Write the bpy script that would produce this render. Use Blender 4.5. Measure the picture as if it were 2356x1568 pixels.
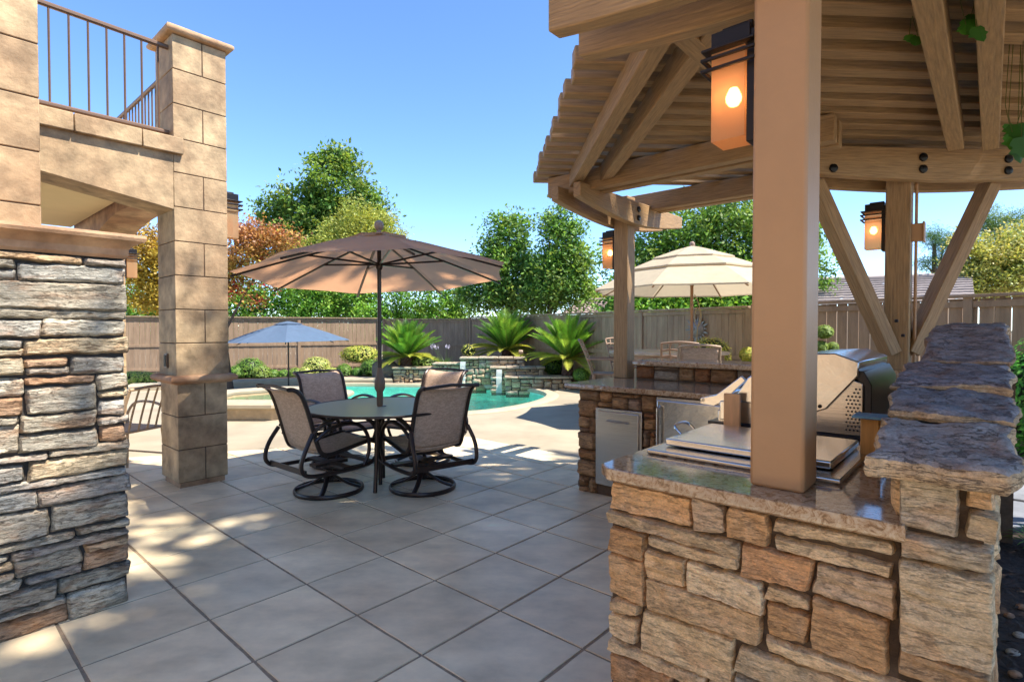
import bpy, math, random
import numpy as np
from mathutils import Vector, Matrix, noise
R = math.radians
for o in list(bpy.data.objects): bpy.data.objects.remove(o)
scene = bpy.context.scene
col = scene.collection
# ------------------------------------------------------------------ camera
EYE = 1.37; FPX = 1256.0; PITCH = math.atan(26/1256)
cd = bpy.data.cameras.new('Camera'); cam = bpy.data.objects.new('Camera', cd); col.objects.link(cam)
cam.location = (0, 0, EYE); cam.rotation_euler = (R(90)-PITCH, 0, 0)
cd.sensor_width = 36; cd.lens = FPX/2356*36; cd.clip_start = .05; cd.clip_end = 2000
scene.camera = cam
# ------------------------------------------------------------------ light
SUN_DIR = Vector((.60, -.20, 1.0)).normalized()       # towards the sun
elev = math.asin(SUN_DIR.z); azim = math.atan2(SUN_DIR.x, SUN_DIR.y)
w = bpy.data.worlds.new('World'); scene.world = w; w.use_nodes = True
nt = w.node_tree; bg = nt.nodes['Background']
sky = nt.nodes.new('ShaderNodeTexSky'); sky.sky_type = 'NISHITA'; sky.sun_disc = False
sky.sun_elevation = elev; sky.sun_rotation = azim; sky.altitude = 100; sky.air_density = .6; sky.dust_density = .0; sky.ozone_density = 1.6
hs = nt.nodes.new('ShaderNodeHueSaturation'); hs.inputs['Saturation'].default_value = 1.12; hs.inputs['Value'].default_value = 1.0
nt.links.new(sky.outputs[0], hs.inputs['Color']); nt.links.new(hs.outputs[0], bg.inputs[0]); bg.inputs[1].default_value = .096
sd = bpy.data.lights.new('Sun', 'SUN'); sun = bpy.data.objects.new('Sun', sd); col.objects.link(sun)
sd.energy = 2.45; sd.angle = R(.55); sd.color = (1, .93, .82)
sun.rotation_euler = SUN_DIR.to_track_quat('Z', 'Y').to_euler(); sun.location = (10, -4, 20)
scene.view_settings.view_transform = 'Standard'; scene.view_settings.look = 'None'
scene.view_settings.exposure = 2.2; scene.view_settings.gamma = 1
# ------------------------------------------------------------------ measuring helpers
ua = R(41.5); UX, UY = math.sin(ua), math.cos(ua)
def U(a, b, z=0.0): return Vector((UX*a - UY*b, UY*a + UX*b, z))     # yard axes: u runs forward-right, v forward-left
EU = U(1, 0); EV = U(0, 1); EZ = Vector((0, 0, 1))
YAW = math.atan2(UY, UX)
def ray(x, y):
    r = (x-1178)/FPX; d = -(y-784)/FPX
    return Vector((r, math.cos(PITCH)+d*math.sin(PITCH), -math.sin(PITCH)+d*math.cos(PITCH)))
def at(x, y, Y):
    q = ray(x, y); return Vector((0, 0, EYE)) + q*(Y/q.y)
def gr(x, y, z=0.0):
    q = ray(x, y); return Vector((0, 0, EYE)) + q*((z-EYE)/q.z)
# ------------------------------------------------------------------ object helpers
MATX = {}
def thing(name, label, cat, loc=(0, 0, 0), rz=0.0, group=None):
    o = bpy.data.objects.new(name, None); col.objects.link(o)
    o.empty_display_size = .2; o.location = loc; o.rotation_euler = (0, 0, rz)
    o['label'] = label; o['category'] = cat
    if group: o['group'] = group
    MATX[o.name] = Matrix.Translation(Vector(loc)) @ Matrix.Rotation(rz, 4, 'Z')
    return o
def tag(o, label, cat, group=None):
    o['label'] = label; o['category'] = cat
    if group: o['group'] = group
    return o
def kids(o): return [c for c in bpy.data.objects if c.parent == o]
def dup(o, parent=None, loc=None, rz=None, label=None, scale=None):
    c = o.copy(); col.objects.link(c); c.parent = parent
    for k in kids(o): dup(k, c)
    if loc is not None: c.location = loc
    if rz is not None: c.rotation_euler = (0, 0, rz)
    if scale: c.scale = (scale,)*3
    if label: c['label'] = label
    return c
class MB:
    def __init__(s): s.v = []; s.f = []; s.c = []; s.uv = []
    def add(s, vs, fs, c=None, uv=None):
        n = len(s.v); s.v.extend([tuple(p) for p in vs])
        for i, f in enumerate(fs):
            s.f.append(tuple(n+k for k in f)); s.c.append(c if not isinstance(c, list) else c[i])
            s.uv.append(uv[i] if uv else None)
    def box(s, c, size, ax=None, c_=None, uvrot=False):
        ax = ax or (Vector((1,0,0)), Vector((0,1,0)), EZ)
        c = Vector(c); h = [a*(q/2) for a, q in zip(ax, size)]
        vs = [c+h[0]*i+h[1]*j+h[2]*k for i in (-1,1) for j in (-1,1) for k in (-1,1)]
        fs = [(0,1,3,2),(4,6,7,5),(0,4,5,1),(2,3,7,6),(0,2,6,4),(1,5,7,3)]
        s.add(vs, fs, c_)
    def ubox(s, u0, u1, v0, v1, z0, z1, c=None):       # a box in yard axes
        s.box(U((u0+u1)/2, (v0+v1)/2, (z0+z1)/2), (u1-u0, v1-v0, z1-z0), (EU, EV, EZ), c)
    def beam(s, p0, p1, wd, hg, c=None, up=EZ, prof=None, n=1):
        # rectangular timber from p0 to p1 (centre of its BOTTOM face), optional bottom profile z offset prof(t)
        p0 = Vector(p0); p1 = Vector(p1); d = (p1-p0); L = d.length; d = d.normalized()
        sd_ = d.cross(up).normalized(); up2 = sd_.cross(d)
        vs = []; off = random.random()*9
        for i in range(n+1):
            t = i/n; b = p0 + d*(L*t); o = prof(t) if prof else 0
            for (a, z) in ((-wd/2, o), (wd/2, o), (wd/2, hg), (-wd/2, hg)): vs.append(b+sd_*a+up2*z)
        fs = []; uv = []
        cuts = [0, wd, wd+hg, 2*wd+hg, 2*wd+2*hg]
        for i in range(n):
            for k in range(4):
                a = i*4+k; b_ = i*4+(k+1) % 4
                fs.append((a, b_, b_+4, a+4))
                t0, t1 = L*i/n+off, L*(i+1)/n+off
                uv.append([(t0, cuts[k]+off), (t0, cuts[k+1]+off), (t1, cuts[k+1]+off), (t1, cuts[k]+off)])
        fs.append((3,2,1,0)); uv.append([(off,off+k*.03) for k in range(4)])
        m = n*4; fs.append((m,m+1,m+2,m+3)); uv.append([(off,off+k*.03) for k in range(4)])
        s.add(vs, fs, c, uv)
    def tube(s, pts, r, n=8, c=None, closed=False, flat=None):
        pts = [Vector(p) for p in pts]; m = len(pts)
        rr = r if isinstance(r, list) else [r]*m
        T = []
        for i in range(m):
            a = pts[(i-1) % m] if (closed or i > 0) else pts[i]; b = pts[(i+1) % m] if (closed or i < m-1) else pts[i]
            T.append((b-a).normalized())
        nr = T[0].orthogonal().normalized()
        if flat is not None:
            nr = (Vector(flat)-T[0]*T[0].dot(Vector(flat))).normalized()
        vs = []
        for i in range(m):
            nr = (nr - T[i]*nr.dot(T[i])).normalized() if flat is None else (Vector(flat)-T[i]*T[i].dot(Vector(flat))).normalized()
            b = T[i].cross(nr)
            ra = rr[i]; rb = ra
            if isinstance(ra, tuple): ra, rb = ra
            for k in range(n):
                a = 2*math.pi*(k+.5)/n
                vs.append(pts[i]+nr*(math.cos(a)*ra)+b*(math.sin(a)*rb))
        fs = []
        for i in range(m if closed else m-1):
            j = (i+1) % m
            for k in range(n): fs.append((i*n+k, i*n+(k+1) % n, j*n+(k+1) % n, j*n+k))
        if not closed:
            fs.append(tuple(range(n-1, -1, -1))); fs.append(tuple((m-1)*n+k for k in range(n)))
        s.add(vs, fs, c)
    def lathe(s, o, prof, n=20, c=None, ax=None):
        o = Vector(o); X, Y_, Z_ = ax or (Vector((1,0,0)), Vector((0,1,0)), EZ)
        vs = [o+X*(r*math.cos(2*math.pi*k/n))+Y_*(r*math.sin(2*math.pi*k/n))+Z_*z for r, z in prof for k in range(n)]
        fs = [(i*n+k, i*n+(k+1) % n, (i+1)*n+(k+1) % n, (i+1)*n+k) for i in range(len(prof)-1) for k in range(n)]
        fs.append(tuple(range(n-1, -1, -1))); fs.append(tuple((len(prof)-1)*n+k for k in range(n)))
        s.add(vs, fs, c)
    def prism(s, poly, ext, c=None):
        poly = [Vector(p) for p in poly]; ext = Vector(ext); n = len(poly)
        vs = poly + [p+ext for p in poly]
        fs = [tuple(range(n-1, -1, -1)), tuple(range(n, 2*n))] + [(k, (k+1) % n, n+(k+1) % n, n+k) for k in range(n)]
        s.add(vs, fs, c)
    def sheet(s, rows, c=None, closed=False, uv=False):
        n = len(rows[0]); m = len(rows); vs = [p for r_ in rows for p in r_]
        fs = []; uvs = []
        for i in range(m-1):
            for k in range(n if closed else n-1):
                k2 = (k+1) % n; fs.append((i*n+k, i*n+k2, (i+1)*n+k2, (i+1)*n+k))
                uvs.append([(k/n, i/m), ((k+1)/n, i/m), ((k+1)/n, (i+1)/m), (k/n, (i+1)/m)])
        s.add(vs, fs, c, uvs if uv else None)
    def build(s, name, mat, parent=None, bevel=0, smooth=True, ang=35, label=None, kind=None, thick=0, recalc=True, seg=2):
        me = bpy.data.meshes.new(name)
        M = MATX.get(parent.name) if parent else None
        vs = s.v
        if M is not None and M != Matrix.Identity(4):
            Mi = M.inverted(); vs = [tuple(Mi @ Vector(p)) for p in vs]
        me.from_pydata(vs, [], s.f)
        if recalc:
            import bmesh
            bm = bmesh.new(); bm.from_mesh(me); bmesh.ops.recalc_face_normals(bm, faces=bm.faces)
            # keep face order
            bm.to_mesh(me); bm.free()
        if any(c is not None for c in s.c):
            ca = me.color_attributes.new('Col', 'FLOAT_COLOR', 'CORNER')
            arr = np.ones((len(me.loops), 4), dtype=np.float32)
            for p in me.polygons:
                c = s.c[p.index]
                if c is not None: arr[p.loop_start:p.loop_start+p.loop_total, :3] = c
            ca.data.foreach_set('color', arr.ravel())
        if any(u is not None for u in s.uv):
            ul = me.uv_layers.new(name='UVMap'); a = np.zeros((len(me.loops), 2), dtype=np.float32)
            vk = {}
            for p in me.polygons:
                u = s.uv[p.index]
                if u is None: continue
                src = s.f[p.index]; mp = {src[i]: u[i] for i in range(min(len(src), len(u)))}
                for li in p.loop_indices: a[li] = mp.get(me.loops[li].vertex_index, (0, 0))
            ul.data.foreach_set('uv', a.ravel())
        if smooth:
            me.polygons.foreach_set('use_smooth', [True]*len(me.polygons)); me.set_sharp_from_angle(angle=R(ang))
        o = bpy.data.objects.new(name, me); col.objects.link(o)
        if mat: me.materials.append(mat)
        if parent: o.parent = parent; MATX[o.name] = M if M is not None else Matrix.Identity(4)
        if thick:
            sm = o.modifiers.new('thickness', 'SOLIDIFY'); sm.thickness = thick; sm.offset = 0
        if bevel:
            b = o.modifiers.new('bevel', 'BEVEL'); b.width = bevel; b.segments = seg; b.limit_method = 'ANGLE'; b.angle_limit = R(40)
        if label: o['label'] = label
        if kind: o['kind'] = kind
        return o
def catmull(P_, n=6, closed=False):
    P_ = [Vector(p) for p in P_]; m = len(P_); out = []
    for i in range(m if closed else m-1):
        g = (lambda k: P_[k % m]) if closed else (lambda k: P_[min(max(k, 0), m-1)])
        a, b, c, d = g(i-1), g(i), g(i+1), g(i+2)
        for k in range(n):
            t = k/n
            out.append(.5*((2*b)+(c-a)*t+(2*a-5*b+4*c-d)*t*t+(3*b-a-3*c+d)*t**3))
    if not closed: out.append(P_[-1])
    return out
# ------------------------------------------------------------------ materials
def mat(name, base=(.5,.5,.5), rough=.6, var=.0, scale=8, bump=0, bscale=40, metal=0, attr=False, spec=.5, stretch=(1,1,1),
        base2=None, grain=False, coat=0, detail=6, streak=0, dirt=None):
    m = bpy.data.materials.new(name); m.use_nodes = True; t = m.node_tree; N = t.nodes; L = t.links
    b = N['Principled BSDF']; b.inputs['Roughness'].default_value = rough; b.inputs['Metallic'].default_value = metal
    b.inputs['Specular IOR Level'].default_value = spec
    if coat: b.inputs['Coat Weight'].default_value = coat; b.inputs['Coat Roughness'].default_value = .05
    tc = N.new('ShaderNodeTexCoord'); mp = N.new('ShaderNodeMapping'); mp.inputs['Scale'].default_value = stretch
    L.new(tc.outputs['UV' if grain else 'Object'], mp.inputs[0])
    if attr:
        a = N.new('ShaderNodeAttribute'); a.attribute_name = 'Col'; src = a.outputs['Color']
    else:
        rgb = N.new('ShaderNodeRGB'); rgb.outputs[0].default_value = (*base, 1); src = rgb.outputs[0]
    if base2:
        nz0 = N.new('ShaderNodeTexNoise'); nz0.inputs['Scale'].default_value = scale*.35; nz0.inputs['Detail'].default_value = 5
        L.new(mp.outputs[0], nz0.inputs['Vector'])
        rp0 = N.new('ShaderNodeValToRGB'); rp0.color_ramp.elements[0].position = .4; rp0.color_ramp.elements[1].position = .62
        L.new(nz0.outputs[0], rp0.inputs[0])
        mx0 = N.new('ShaderNodeMixRGB'); mx0.inputs[2].default_value = (*base2, 1)
        L.new(rp0.outputs[0], mx0.inputs[0]); L.new(src, mx0.inputs[1]); src = mx0.outputs[0]
    if var:
        nz = N.new('ShaderNodeTexNoise'); nz.inputs['Scale'].default_value = scale; nz.inputs['Detail'].default_value = detail; nz.inputs['Roughness'].default_value = .62
        L.new(mp.outputs[0], nz.inputs['Vector'])
        mr = N.new('ShaderNodeMapRange'); mr.inputs[1].default_value = .25; mr.inputs[2].default_value = .75
        mr.inputs[3].default_value = 1-var; mr.inputs[4].default_value = 1+var
        L.new(nz.outputs[0], mr.inputs[0])
        mx = N.new('ShaderNodeVectorMath'); mx.operation = 'SCALE'
        L.new(src, mx.inputs[0]); L.new(mr.outputs[0], mx.inputs['Scale']); src = mx.outputs[0]
    L.new(src, b.inputs['Base Color'])
    if bump:
        nb = N.new('ShaderNodeTexNoise'); nb.inputs['Scale'].default_value = bscale; nb.inputs['Detail'].default_value = 8; nb.inputs['Roughness'].default_value = .6
        L.new(mp.outputs[0], nb.inputs['Vector'])
        bp = N.new('ShaderNodeBump'); bp.inputs['Strength'].default_value = bump; bp.inputs['Distance'].default_value = .01
        L.new(nb.outputs[0], bp.inputs['Height']); L.new(bp.outputs[0], b.inputs['Normal'])
    return m
def leaf_mat(name, rough=.5, trans=.35):
    m = bpy.data.materials.new(name); m.use_nodes = True; t = m.node_tree; N = t.nodes; L = t.links
    b = N['Principled BSDF']; b.inputs['Roughness'].default_value = rough; b.inputs['Specular IOR Level'].default_value = .35
    a = N.new('ShaderNodeAttribute'); a.attribute_name = 'Col'
    L.new(a.outputs['Color'], b.inputs['Base Color'])
    tr = N.new('ShaderNodeBsdfTranslucent'); g = N.new('ShaderNodeVectorMath'); g.operation = 'MULTIPLY'; g.inputs[1].default_value = (1.4, 1.25, .7)
    L.new(a.outputs['Color'], g.inputs[0]); L.new(g.outputs[0], tr.inputs[0])
    mx = N.new('ShaderNodeMixShader'); mx.inputs[0].default_value = trans
    L.new(b.outputs[0], mx.inputs[1]); L.new(tr.outputs[0], mx.inputs[2]); L.new(mx.outputs[0], N['Material Output'].inputs[0])
    return m
def stone_mat(name, streak=3.0, bump=.9, rust=(.30,.125,.045), grey=(.24,.205,.165), crk=.65):
    m = bpy.data.materials.new(name); m.use_nodes = True; t = m.node_tree; N = t.nodes; L = t.links
    b = N['Principled BSDF']; b.inputs['Roughness'].default_value = .82; b.inputs['Specular IOR Level'].default_value = .25
    tc = N.new('ShaderNodeTexCoord'); a = N.new('ShaderNodeAttribute'); a.attribute_name = 'Col'
    mp = N.new('ShaderNodeMapping'); mp.inputs['Scale'].default_value = (1, 1, streak); L.new(tc.outputs['Object'], mp.inputs[0])
    def nz(sc, det=6, ro=.6, src=None, dist=0):
        n = N.new('ShaderNodeTexNoise'); n.inputs['Scale'].default_value = sc; n.inputs['Detail'].default_value = det; n.inputs['Roughness'].default_value = ro
        n.inputs['Distortion'].default_value = dist; L.new(src or mp.outputs[0], n.inputs['Vector']); return n.outputs[0]
    def ramp(s, a0, a1, lo=0, hi=1):
        r = N.new('ShaderNodeMapRange'); r.inputs[1].default_value = a0; r.inputs[2].default_value = a1; r.inputs[3].default_value = lo; r.inputs[4].default_value = hi; L.new(s, r.inputs[0]); return r.outputs[0]
    def mixc(f, c1, c2, k=1.0, mode='MIX'):
        x = N.new('ShaderNodeMixRGB'); x.blend_type = mode
        if isinstance(f, float): x.inputs[0].default_value = f
        else: L.new(f, x.inputs[0])
        L.new(c1, x.inputs[1])
        if isinstance(c2, tuple): x.inputs[2].default_value = (*c2, 1)
        else: L.new(c2, x.inputs[2])
        return x.outputs[0]
    c = a.outputs['Color']
    c = mixc(ramp(nz(5, 4, dist=.8), .5, .68, 0, .55), c, rust)      # rust stains
    c = mixc(ramp(nz(7, 5, dist=.5, src=tc.outputs['Object']), .5, .7, 0, .28), c, grey)       # grey patches
    v0 = ramp(nz(26, 8, .7), .25, .75, .55, 1.45); v1 = ramp(nz(130, 4, .7), .3, .7, .75, 1.25)
    vm = N.new('ShaderNodeMath'); vm.operation = 'MULTIPLY'; L.new(v0, vm.inputs[0]); L.new(v1, vm.inputs[1]); v = vm.outputs[0]
    sc = N.new('ShaderNodeVectorMath'); sc.operation = 'SCALE'; L.new(c, sc.inputs[0]); L.new(v, sc.inputs['Scale'])
    c = mixc(ramp(nz(45, 8, .8), .60, .72, 0, .6), sc.outputs[0], (.05, .035, .025))   # dark pits
    mp2 = N.new('ShaderNodeMapping'); mp2.inputs['Scale'].default_value = (1, 1, 7); mp2.inputs['Rotation'].default_value = (.05, .04, 0); L.new(tc.outputs['Object'], mp2.inputs[0])
    st = nz(7, 9, .68, src=mp2.outputs[0], dist=.3)
    ab = N.new('ShaderNodeMath'); ab.operation = 'SUBTRACT'; ab.inputs[1].default_value = .5; L.new(st, ab.inputs[0]); ab2 = N.new('ShaderNodeMath'); ab2.operation = 'ABSOLUTE'; L.new(ab.outputs[0], ab2.inputs[0])
    crack = ramp(ab2.outputs[0], .0, .016, crk, 0)
    c = mixc(crack, c, (.07, .045, .03))
    L.new(c, b.inputs['Base Color'])
    h1 = nz(14, 8, .65, dist=.6); h2 = nz(90, 6, .7)
    ad = N.new('ShaderNodeMath'); ad.operation = 'MULTIPLY_ADD'; ad.inputs[1].default_value = .30; L.new(h2, ad.inputs[0]); a3 = N.new('ShaderNodeMath'); a3.operation = 'MULTIPLY_ADD'; a3.inputs[1].default_value = -.6; L.new(crack, a3.inputs[0]); L.new(h1, a3.inputs[2]); L.new(a3.outputs[0], ad.inputs[2])
    bp = N.new('ShaderNodeBump'); bp.inputs['Strength'].default_value = bump; bp.inputs['Distance'].default_value = .02
    L.new(ad.outputs[0], bp.inputs['Height']); L.new(bp.outputs[0], b.inputs['Normal'])
    return m
def granite_mat():
    m = bpy.data.materials.new('granite'); m.use_nodes = True; t = m.node_tree; N = t.nodes; L = t.links
    b = N['Principled BSDF']; b.inputs['Roughness'].default_value = .07; b.inputs['Specular IOR Level'].default_value = .75
    tc = N.new('ShaderNodeTexCoord')
    def nz(sc, det, ro, dist=0):
        n = N.new('ShaderNodeTexNoise'); n.inputs['Scale'].default_value = sc; n.inputs['Detail'].default_value = det; n.inputs['Roughness'].default_value = ro; n.inputs['Distortion'].default_value = dist
        L.new(tc.outputs['Object'], n.inputs['Vector']); return n.outputs[0]
    r = N.new('ShaderNodeValToRGB'); e = r.color_ramp; e.elements[0].position = .30; e.elements[0].color = (.05,.035,.025,1)
    e.elements[1].position = .72; e.elements[1].color = (.72,.60,.44,1)
    for p, c in ((.42,(.26,.14,.065)),(.5,(.46,.31,.18)),(.58,(.52,.42,.30)),(.64,(.60,.38,.17))):
        x = e.elements.new(p); x.color = (*c,1)
    L.new(nz(38, 8, .78, 1.0), r.inputs[0])
    r2 = N.new('ShaderNodeValToRGB'); r2.color_ramp.elements[0].position = .45; r2.color_ramp.elements[1].position = .62
    L.new(nz(6, 5, .6, .8), r2.inputs[0])
    mx = N.new('ShaderNodeMixRGB'); mx.blend_type = 'MULTIPLY'; mx.inputs[2].default_value = (.82,.78,.78,1)
    L.new(r2.outputs[0], mx.inputs[0]); L.new(r.outputs[0], mx.inputs[1]); L.new(mx.outputs[0], b.inputs['Base Color'])
    return m
M = {}
M['stone'] = stone_mat('ledgestone', 3.0, .9)
M['_'] = None
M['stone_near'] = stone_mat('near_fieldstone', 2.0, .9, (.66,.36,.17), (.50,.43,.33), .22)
M['slab'] = stone_mat('slate_slab', 1.0, .8)
M['mortar'] = mat('mortar', (.11,.075,.05), .95, .3, 30, .5, 120)
M['mortar_dark'] = mat('dark_mortar', (.05,.042,.036), .95, .3, 30, .5, 120)
M['stucco'] = mat('stucco_block', (.43,.305,.175), .75, .5, 7, 1.0, 12, base2=(.31,.205,.115), attr=False, spec=.3, detail=9)
M['stucco_cap'] = mat('cast_cap', (.46,.29,.165), .7, .45, 7, .7, 16, base2=(.30,.155,.08), spec=.3, detail=9)
M['bounce_facade'] = mat('facade_stucco', (.55,.40,.26), .85, .1, 3)
M['soffit'] = mat('soffit', (.70,.52,.28), .8, .05, 3)
M['groove'] = mat('groove', (.09,.055,.035), .95)
M['timber'] = mat('painted_timber', (.34,.208,.095), .62, .40, 1.0, .55, 1.0, grain=True, stretch=(6,90,1), detail=5)
M['timber_smooth'] = mat('smooth_post', (.44,.25,.125), .5, .12, 2, .12, 60)
M['rail'] = mat('bronze_rail', (.16,.095,.06), .4, .1, 20, metal=.3)
M['bolt'] = mat('bolt', (.02,.017,.015), .35, metal=.6)
M['steel'] = mat('stainless', (.60,.58,.55), .24, .06, 1, .05, 1, metal=1, stretch=(3,3,120))
M['steel_lid'] = mat('stainless_lid', (.66,.66,.65), .2, .06, 3, .6, 2.2, metal=1, detail=2)
M['black'] = mat('black_enamel', (.012,.012,.018), .3)
M['granite'] = granite_mat()
M['frame'] = mat('dark_bronze_frame', (.032,.020,.016), .36, .15, 30, metal=.35, spec=.6)
M['lantern'] = mat('lantern_metal', (.018,.014,.014), .4, metal=.5)
M['fence'] = mat('fence_board', (.31,.21,.13), .8, .2, 3, .25, 20, stretch=(6,6,1), base2=(.25,.165,.10))
M['leaf'] = leaf_mat('leaf'); M['bark'] = mat('bark', (.09,.06,.04), .9, .35, 12, .8, 30, stretch=(1,1,.3))
M['mulch'] = mat('mulch', (.045,.028,.02), .95, .9, 40, 1.0, 40, detail=10)
M['concrete'] = mat('deck_concrete', (.35,.30,.215), .8, .18, 1.6, .2, 60, base2=(.30,.25,.175), detail=9)
M['coping'] = mat('coping', (.40,.33,.23), .7, .15, 5, .15, 50)
# ------------------------------------------------------------------ tile floor material: per tile colour + mottling
M['tile'] = mat('patio_tile', rough=.42, var=.30, scale=2.6, bump=.25, bscale=11, attr=True, spec=.4, stretch=(1,1.6,1), detail=10, base2=(.70,.55,.35))
M['grout'] = mat('grout', (.30,.22,.145), .95, .3, 25, .4, 100)
# ================================================================== GROUND, PATIO, POOL
rnd = random.Random(7)
def struct(o): o['kind'] = 'structure'; return o
pool_pts = [(-2.6,9.0),(-1.6,8.85),(-.6,9.05),(.02,9.6),(.5,10.4),(.74,11.3),(.6,12.1),(.2,12.7),(-.4,13.2),(-1.5,13.4),(-3,13.5),(-4.4,13.6),(-4.9,12.6),(-4.6,11.2),(-3.7,10.2),(-2.9,9.6)]
pool = catmull([Vector((x, y, 0)) for x, y in pool_pts], 6, True)
pc = Vector((-1.9, 11.4, 0))
def ring(z, r0, r1, pts=pool, c=pc):
    return [[c+(p-c).normalized()*((p-c).length+r0)+EZ*z for p in pts], [c+(p-c).normalized()*((p-c).length+r1)+EZ*z for p in pts]]
def ringmesh(name, mt, rows):
    b = MB(); b.sheet(rows, closed=True); return struct(b.build(name, mt, smooth=False))
rows = ring(-.02, .0, 3)[:]
rows = [ring(-.02, 0, 0)[0], ring(-.02, 0, 8)[1], ring(-.02, 0, 60)[1], ring(-.02, 0, 900)[1]]
b = MB(); b.sheet(rows, closed=True); g = struct(b.build('ground', mat('soil_ground', (.10,.085,.05), .95, .4, .6, .5, 10), smooth=False))
rows = [ring(0, .22, .22)[0]] + [ring(0, 0, k)[1] for k in (2, 5, 12, 22)]
b = MB(); b.sheet(rows, closed=True); struct(b.build('pool_deck', M['concrete'], smooth=False))
# coping: rounded ring round the pool
b = MB()
prof = [(-.03,-.05),(-.035,.0),(-.02,.03),(.05,.04),(.20,.035),(.24,.01),(.24,-.03)]
b.sheet([[pc+(p-pc).normalized()*((p-pc).length+a)+EZ*z for p in pool] for a, z in prof], closed=True)
struct(b.build('pool_coping', M['coping']))
# basin
b = MB(); depth = [(-.0,-.0),(-.0,-.35),(-.5,-.75),(-1.6,-1.1)]
prs = [[pc+(p-pc).normalized()*max((p-pc).length+a, .3)+EZ*z for p in pool] for a, z in depth]
b.sheet(prs, closed=True); b.add(prs[-1], [tuple(range(len(pool)))])
struct(b.build('pool_basin', mat('pool_plaster', (.42,.74,.66), .7, .25, 6, .2, 20)))
def water_mat(name, tint, k=.06, sc=7):
    m = bpy.data.materials.new(name); m.use_nodes = True; t = m.node_tree; N = t.nodes; L = t.links
    for n in list(N):
        if n.type == 'BSDF_PRINCIPLED': N.remove(n)
    tr = N.new('ShaderNodeBsdfTransparent'); tr.inputs[0].default_value = (*tint, 1)
    gl = N.new('ShaderNodeBsdfGlossy'); gl.inputs['Roughness'].default_value = .04
    fr = N.new('ShaderNodeFresnel'); fr.inputs[0].default_value = 1.33
    nz = N.new('ShaderNodeTexNoise'); nz.inputs['Scale'].default_value = sc; nz.inputs['Detail'].default_value = 4; nz.inputs['Distortion'].default_value = .8
    tc = N.new('ShaderNodeTexCoord'); L.new(tc.outputs['Object'], nz.inputs['Vector'])
    bp = N.new('ShaderNodeBump'); bp.inputs['Strength'].default_value = .8; bp.inputs['Distance'].default_value = k; L.new(nz.outputs[0], bp.inputs['Height'])
    L.new(bp.outputs[0], gl.inputs['Normal']); L.new(bp.outputs[0], fr.inputs['Normal'])
    mx = N.new('ShaderNodeMixShader'); L.new(fr.outputs[0], mx.inputs[0]); L.new(tr.outputs[0], mx.inputs[1]); L.new(gl.outputs[0], mx.inputs[2])
    L.new(mx.outputs[0], N['Material Output'].inputs[0]); return m
M['water'] = water_mat('water', (.58,.92,.88), .16, 5)
b = MB(); b.add([Vector((p.x, p.y, -.09)) for p in pool], [tuple(range(len(pool)))]); struct(b.build('pool_water', M['water'], smooth=False))
# tiled patio --------------------------------------------------------
T0, TU, TV = .4835, 1.926, 2.264
A_ = Vector((-3.17, 6.10, 0)); B_ = Vector((-.58, 6.93, 0)); nn = Vector((-(B_-A_).y, (B_-A_).x, 0)).normalized()
def clip(poly):
    out = []
    for i in range(len(poly)):
        p, q = poly[i], poly[(i+1) % len(poly)]
        dp, dq = (p-A_).dot(nn), (q-A_).dot(nn)
        if dp <= 0: out.append(p)
        if (dp <= 0) != (dq <= 0): out.append(p+(q-p)*(dp/(dp-dq)))
    return out
b = MB()
for i in range(-9, 6):
    for j in range(-9, 14):
        u0 = TU+i*T0; v0 = TV+j*T0; g_ = .0052
        c4 = [U(u0+g_, v0+g_), U(u0+T0-g_, v0+g_), U(u0+T0-g_, v0+T0-g_), U(u0+g_, v0+T0-g_)]
        if (sum(c4, Vector())/4).length > 10: continue
        # slightly uneven sides
        pp = []
        for k in range(4):
            a, d = c4[k], c4[(k+1) % 4]
            for s_ in range(6):
                q = a+(d-a)*(s_/6); n_ = (d-a).cross(EZ).normalized()
                pp.append(q - n_*(.0025*noise.noise(q*9+Vector((k, 0, 0)))+.001))
        pp = clip(pp)
        if len(pp) < 3: continue
        ce = sum(pp, Vector())/len(pp); k_ = rnd.uniform(.84, 1.10); wm = rnd.uniform(-.03, .03)
        cc = (.82*k_+wm*.5, .685*k_, .455*k_-wm*.4)
        n = len(pp)
        vs = [p+EZ*.001 for p in pp]+[p+(ce-p).normalized()*.003+EZ*.009 for p in pp]
        b.add(vs, [tuple(range(n, 2*n))]+[(q, (q+1) % n, n+(q+1) % n, n+q) for q in range(n)], cc)
struct(b.build('patio', M['tile'], ang=20))
b = MB(); gp = clip([U(-3.5,-3,.004), U(4.827,-3,.004), U(4.827,9.5,.004), U(-3.5,9.5,.004)]); b.add([Vector((p.x,p.y,.0045)) for p in gp], [tuple(range(len(gp)))])
struct(b.build('patio_grout', M['grout'], smooth=False))
# deck joint lines (shallow saw cuts) and planting beds
def bed(name, pts, z=.03, mt='mulch'):
    b = MB(); P_ = catmull([Vector((x, y, 0)) for x, y in pts], 5, True); c = sum(P_, Vector())/len(P_)
    rows = [[p+EZ*.0 for p in P_]] + [[c+(p-c)*k+EZ*(z*(1 if k > .9 else 1.5)+.02*noise.noise(p*3+Vector((0,0,k*7)))) for p in P_] for k in (.985, .95, .8, .6, .4, .2)]
    b.sheet(rows, closed=True); b.add(rows[-1], [tuple(range(len(P_)))]); return struct(b.build(name, M[mt]))
bed('planting_bed', [(-14,14.0),(-9.5,14.6),(-6,14.5),(-3.5,14.0),(-2.7,13.7),(.2,13.4),(1.2,13.2),(1.5,12.6),(.6,14.6),(-1.3,17.6),(-4.5,18.2),(-9,16.3),(-14,14.6)])
bed('planting_bed', [(3.0,10.7),(3.6,9.2),(4.4,7.6),(5.2,6.2),(5.8,6.0),(4.8,8.1),(3.9,9.4),(3.2,10.8)])
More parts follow.
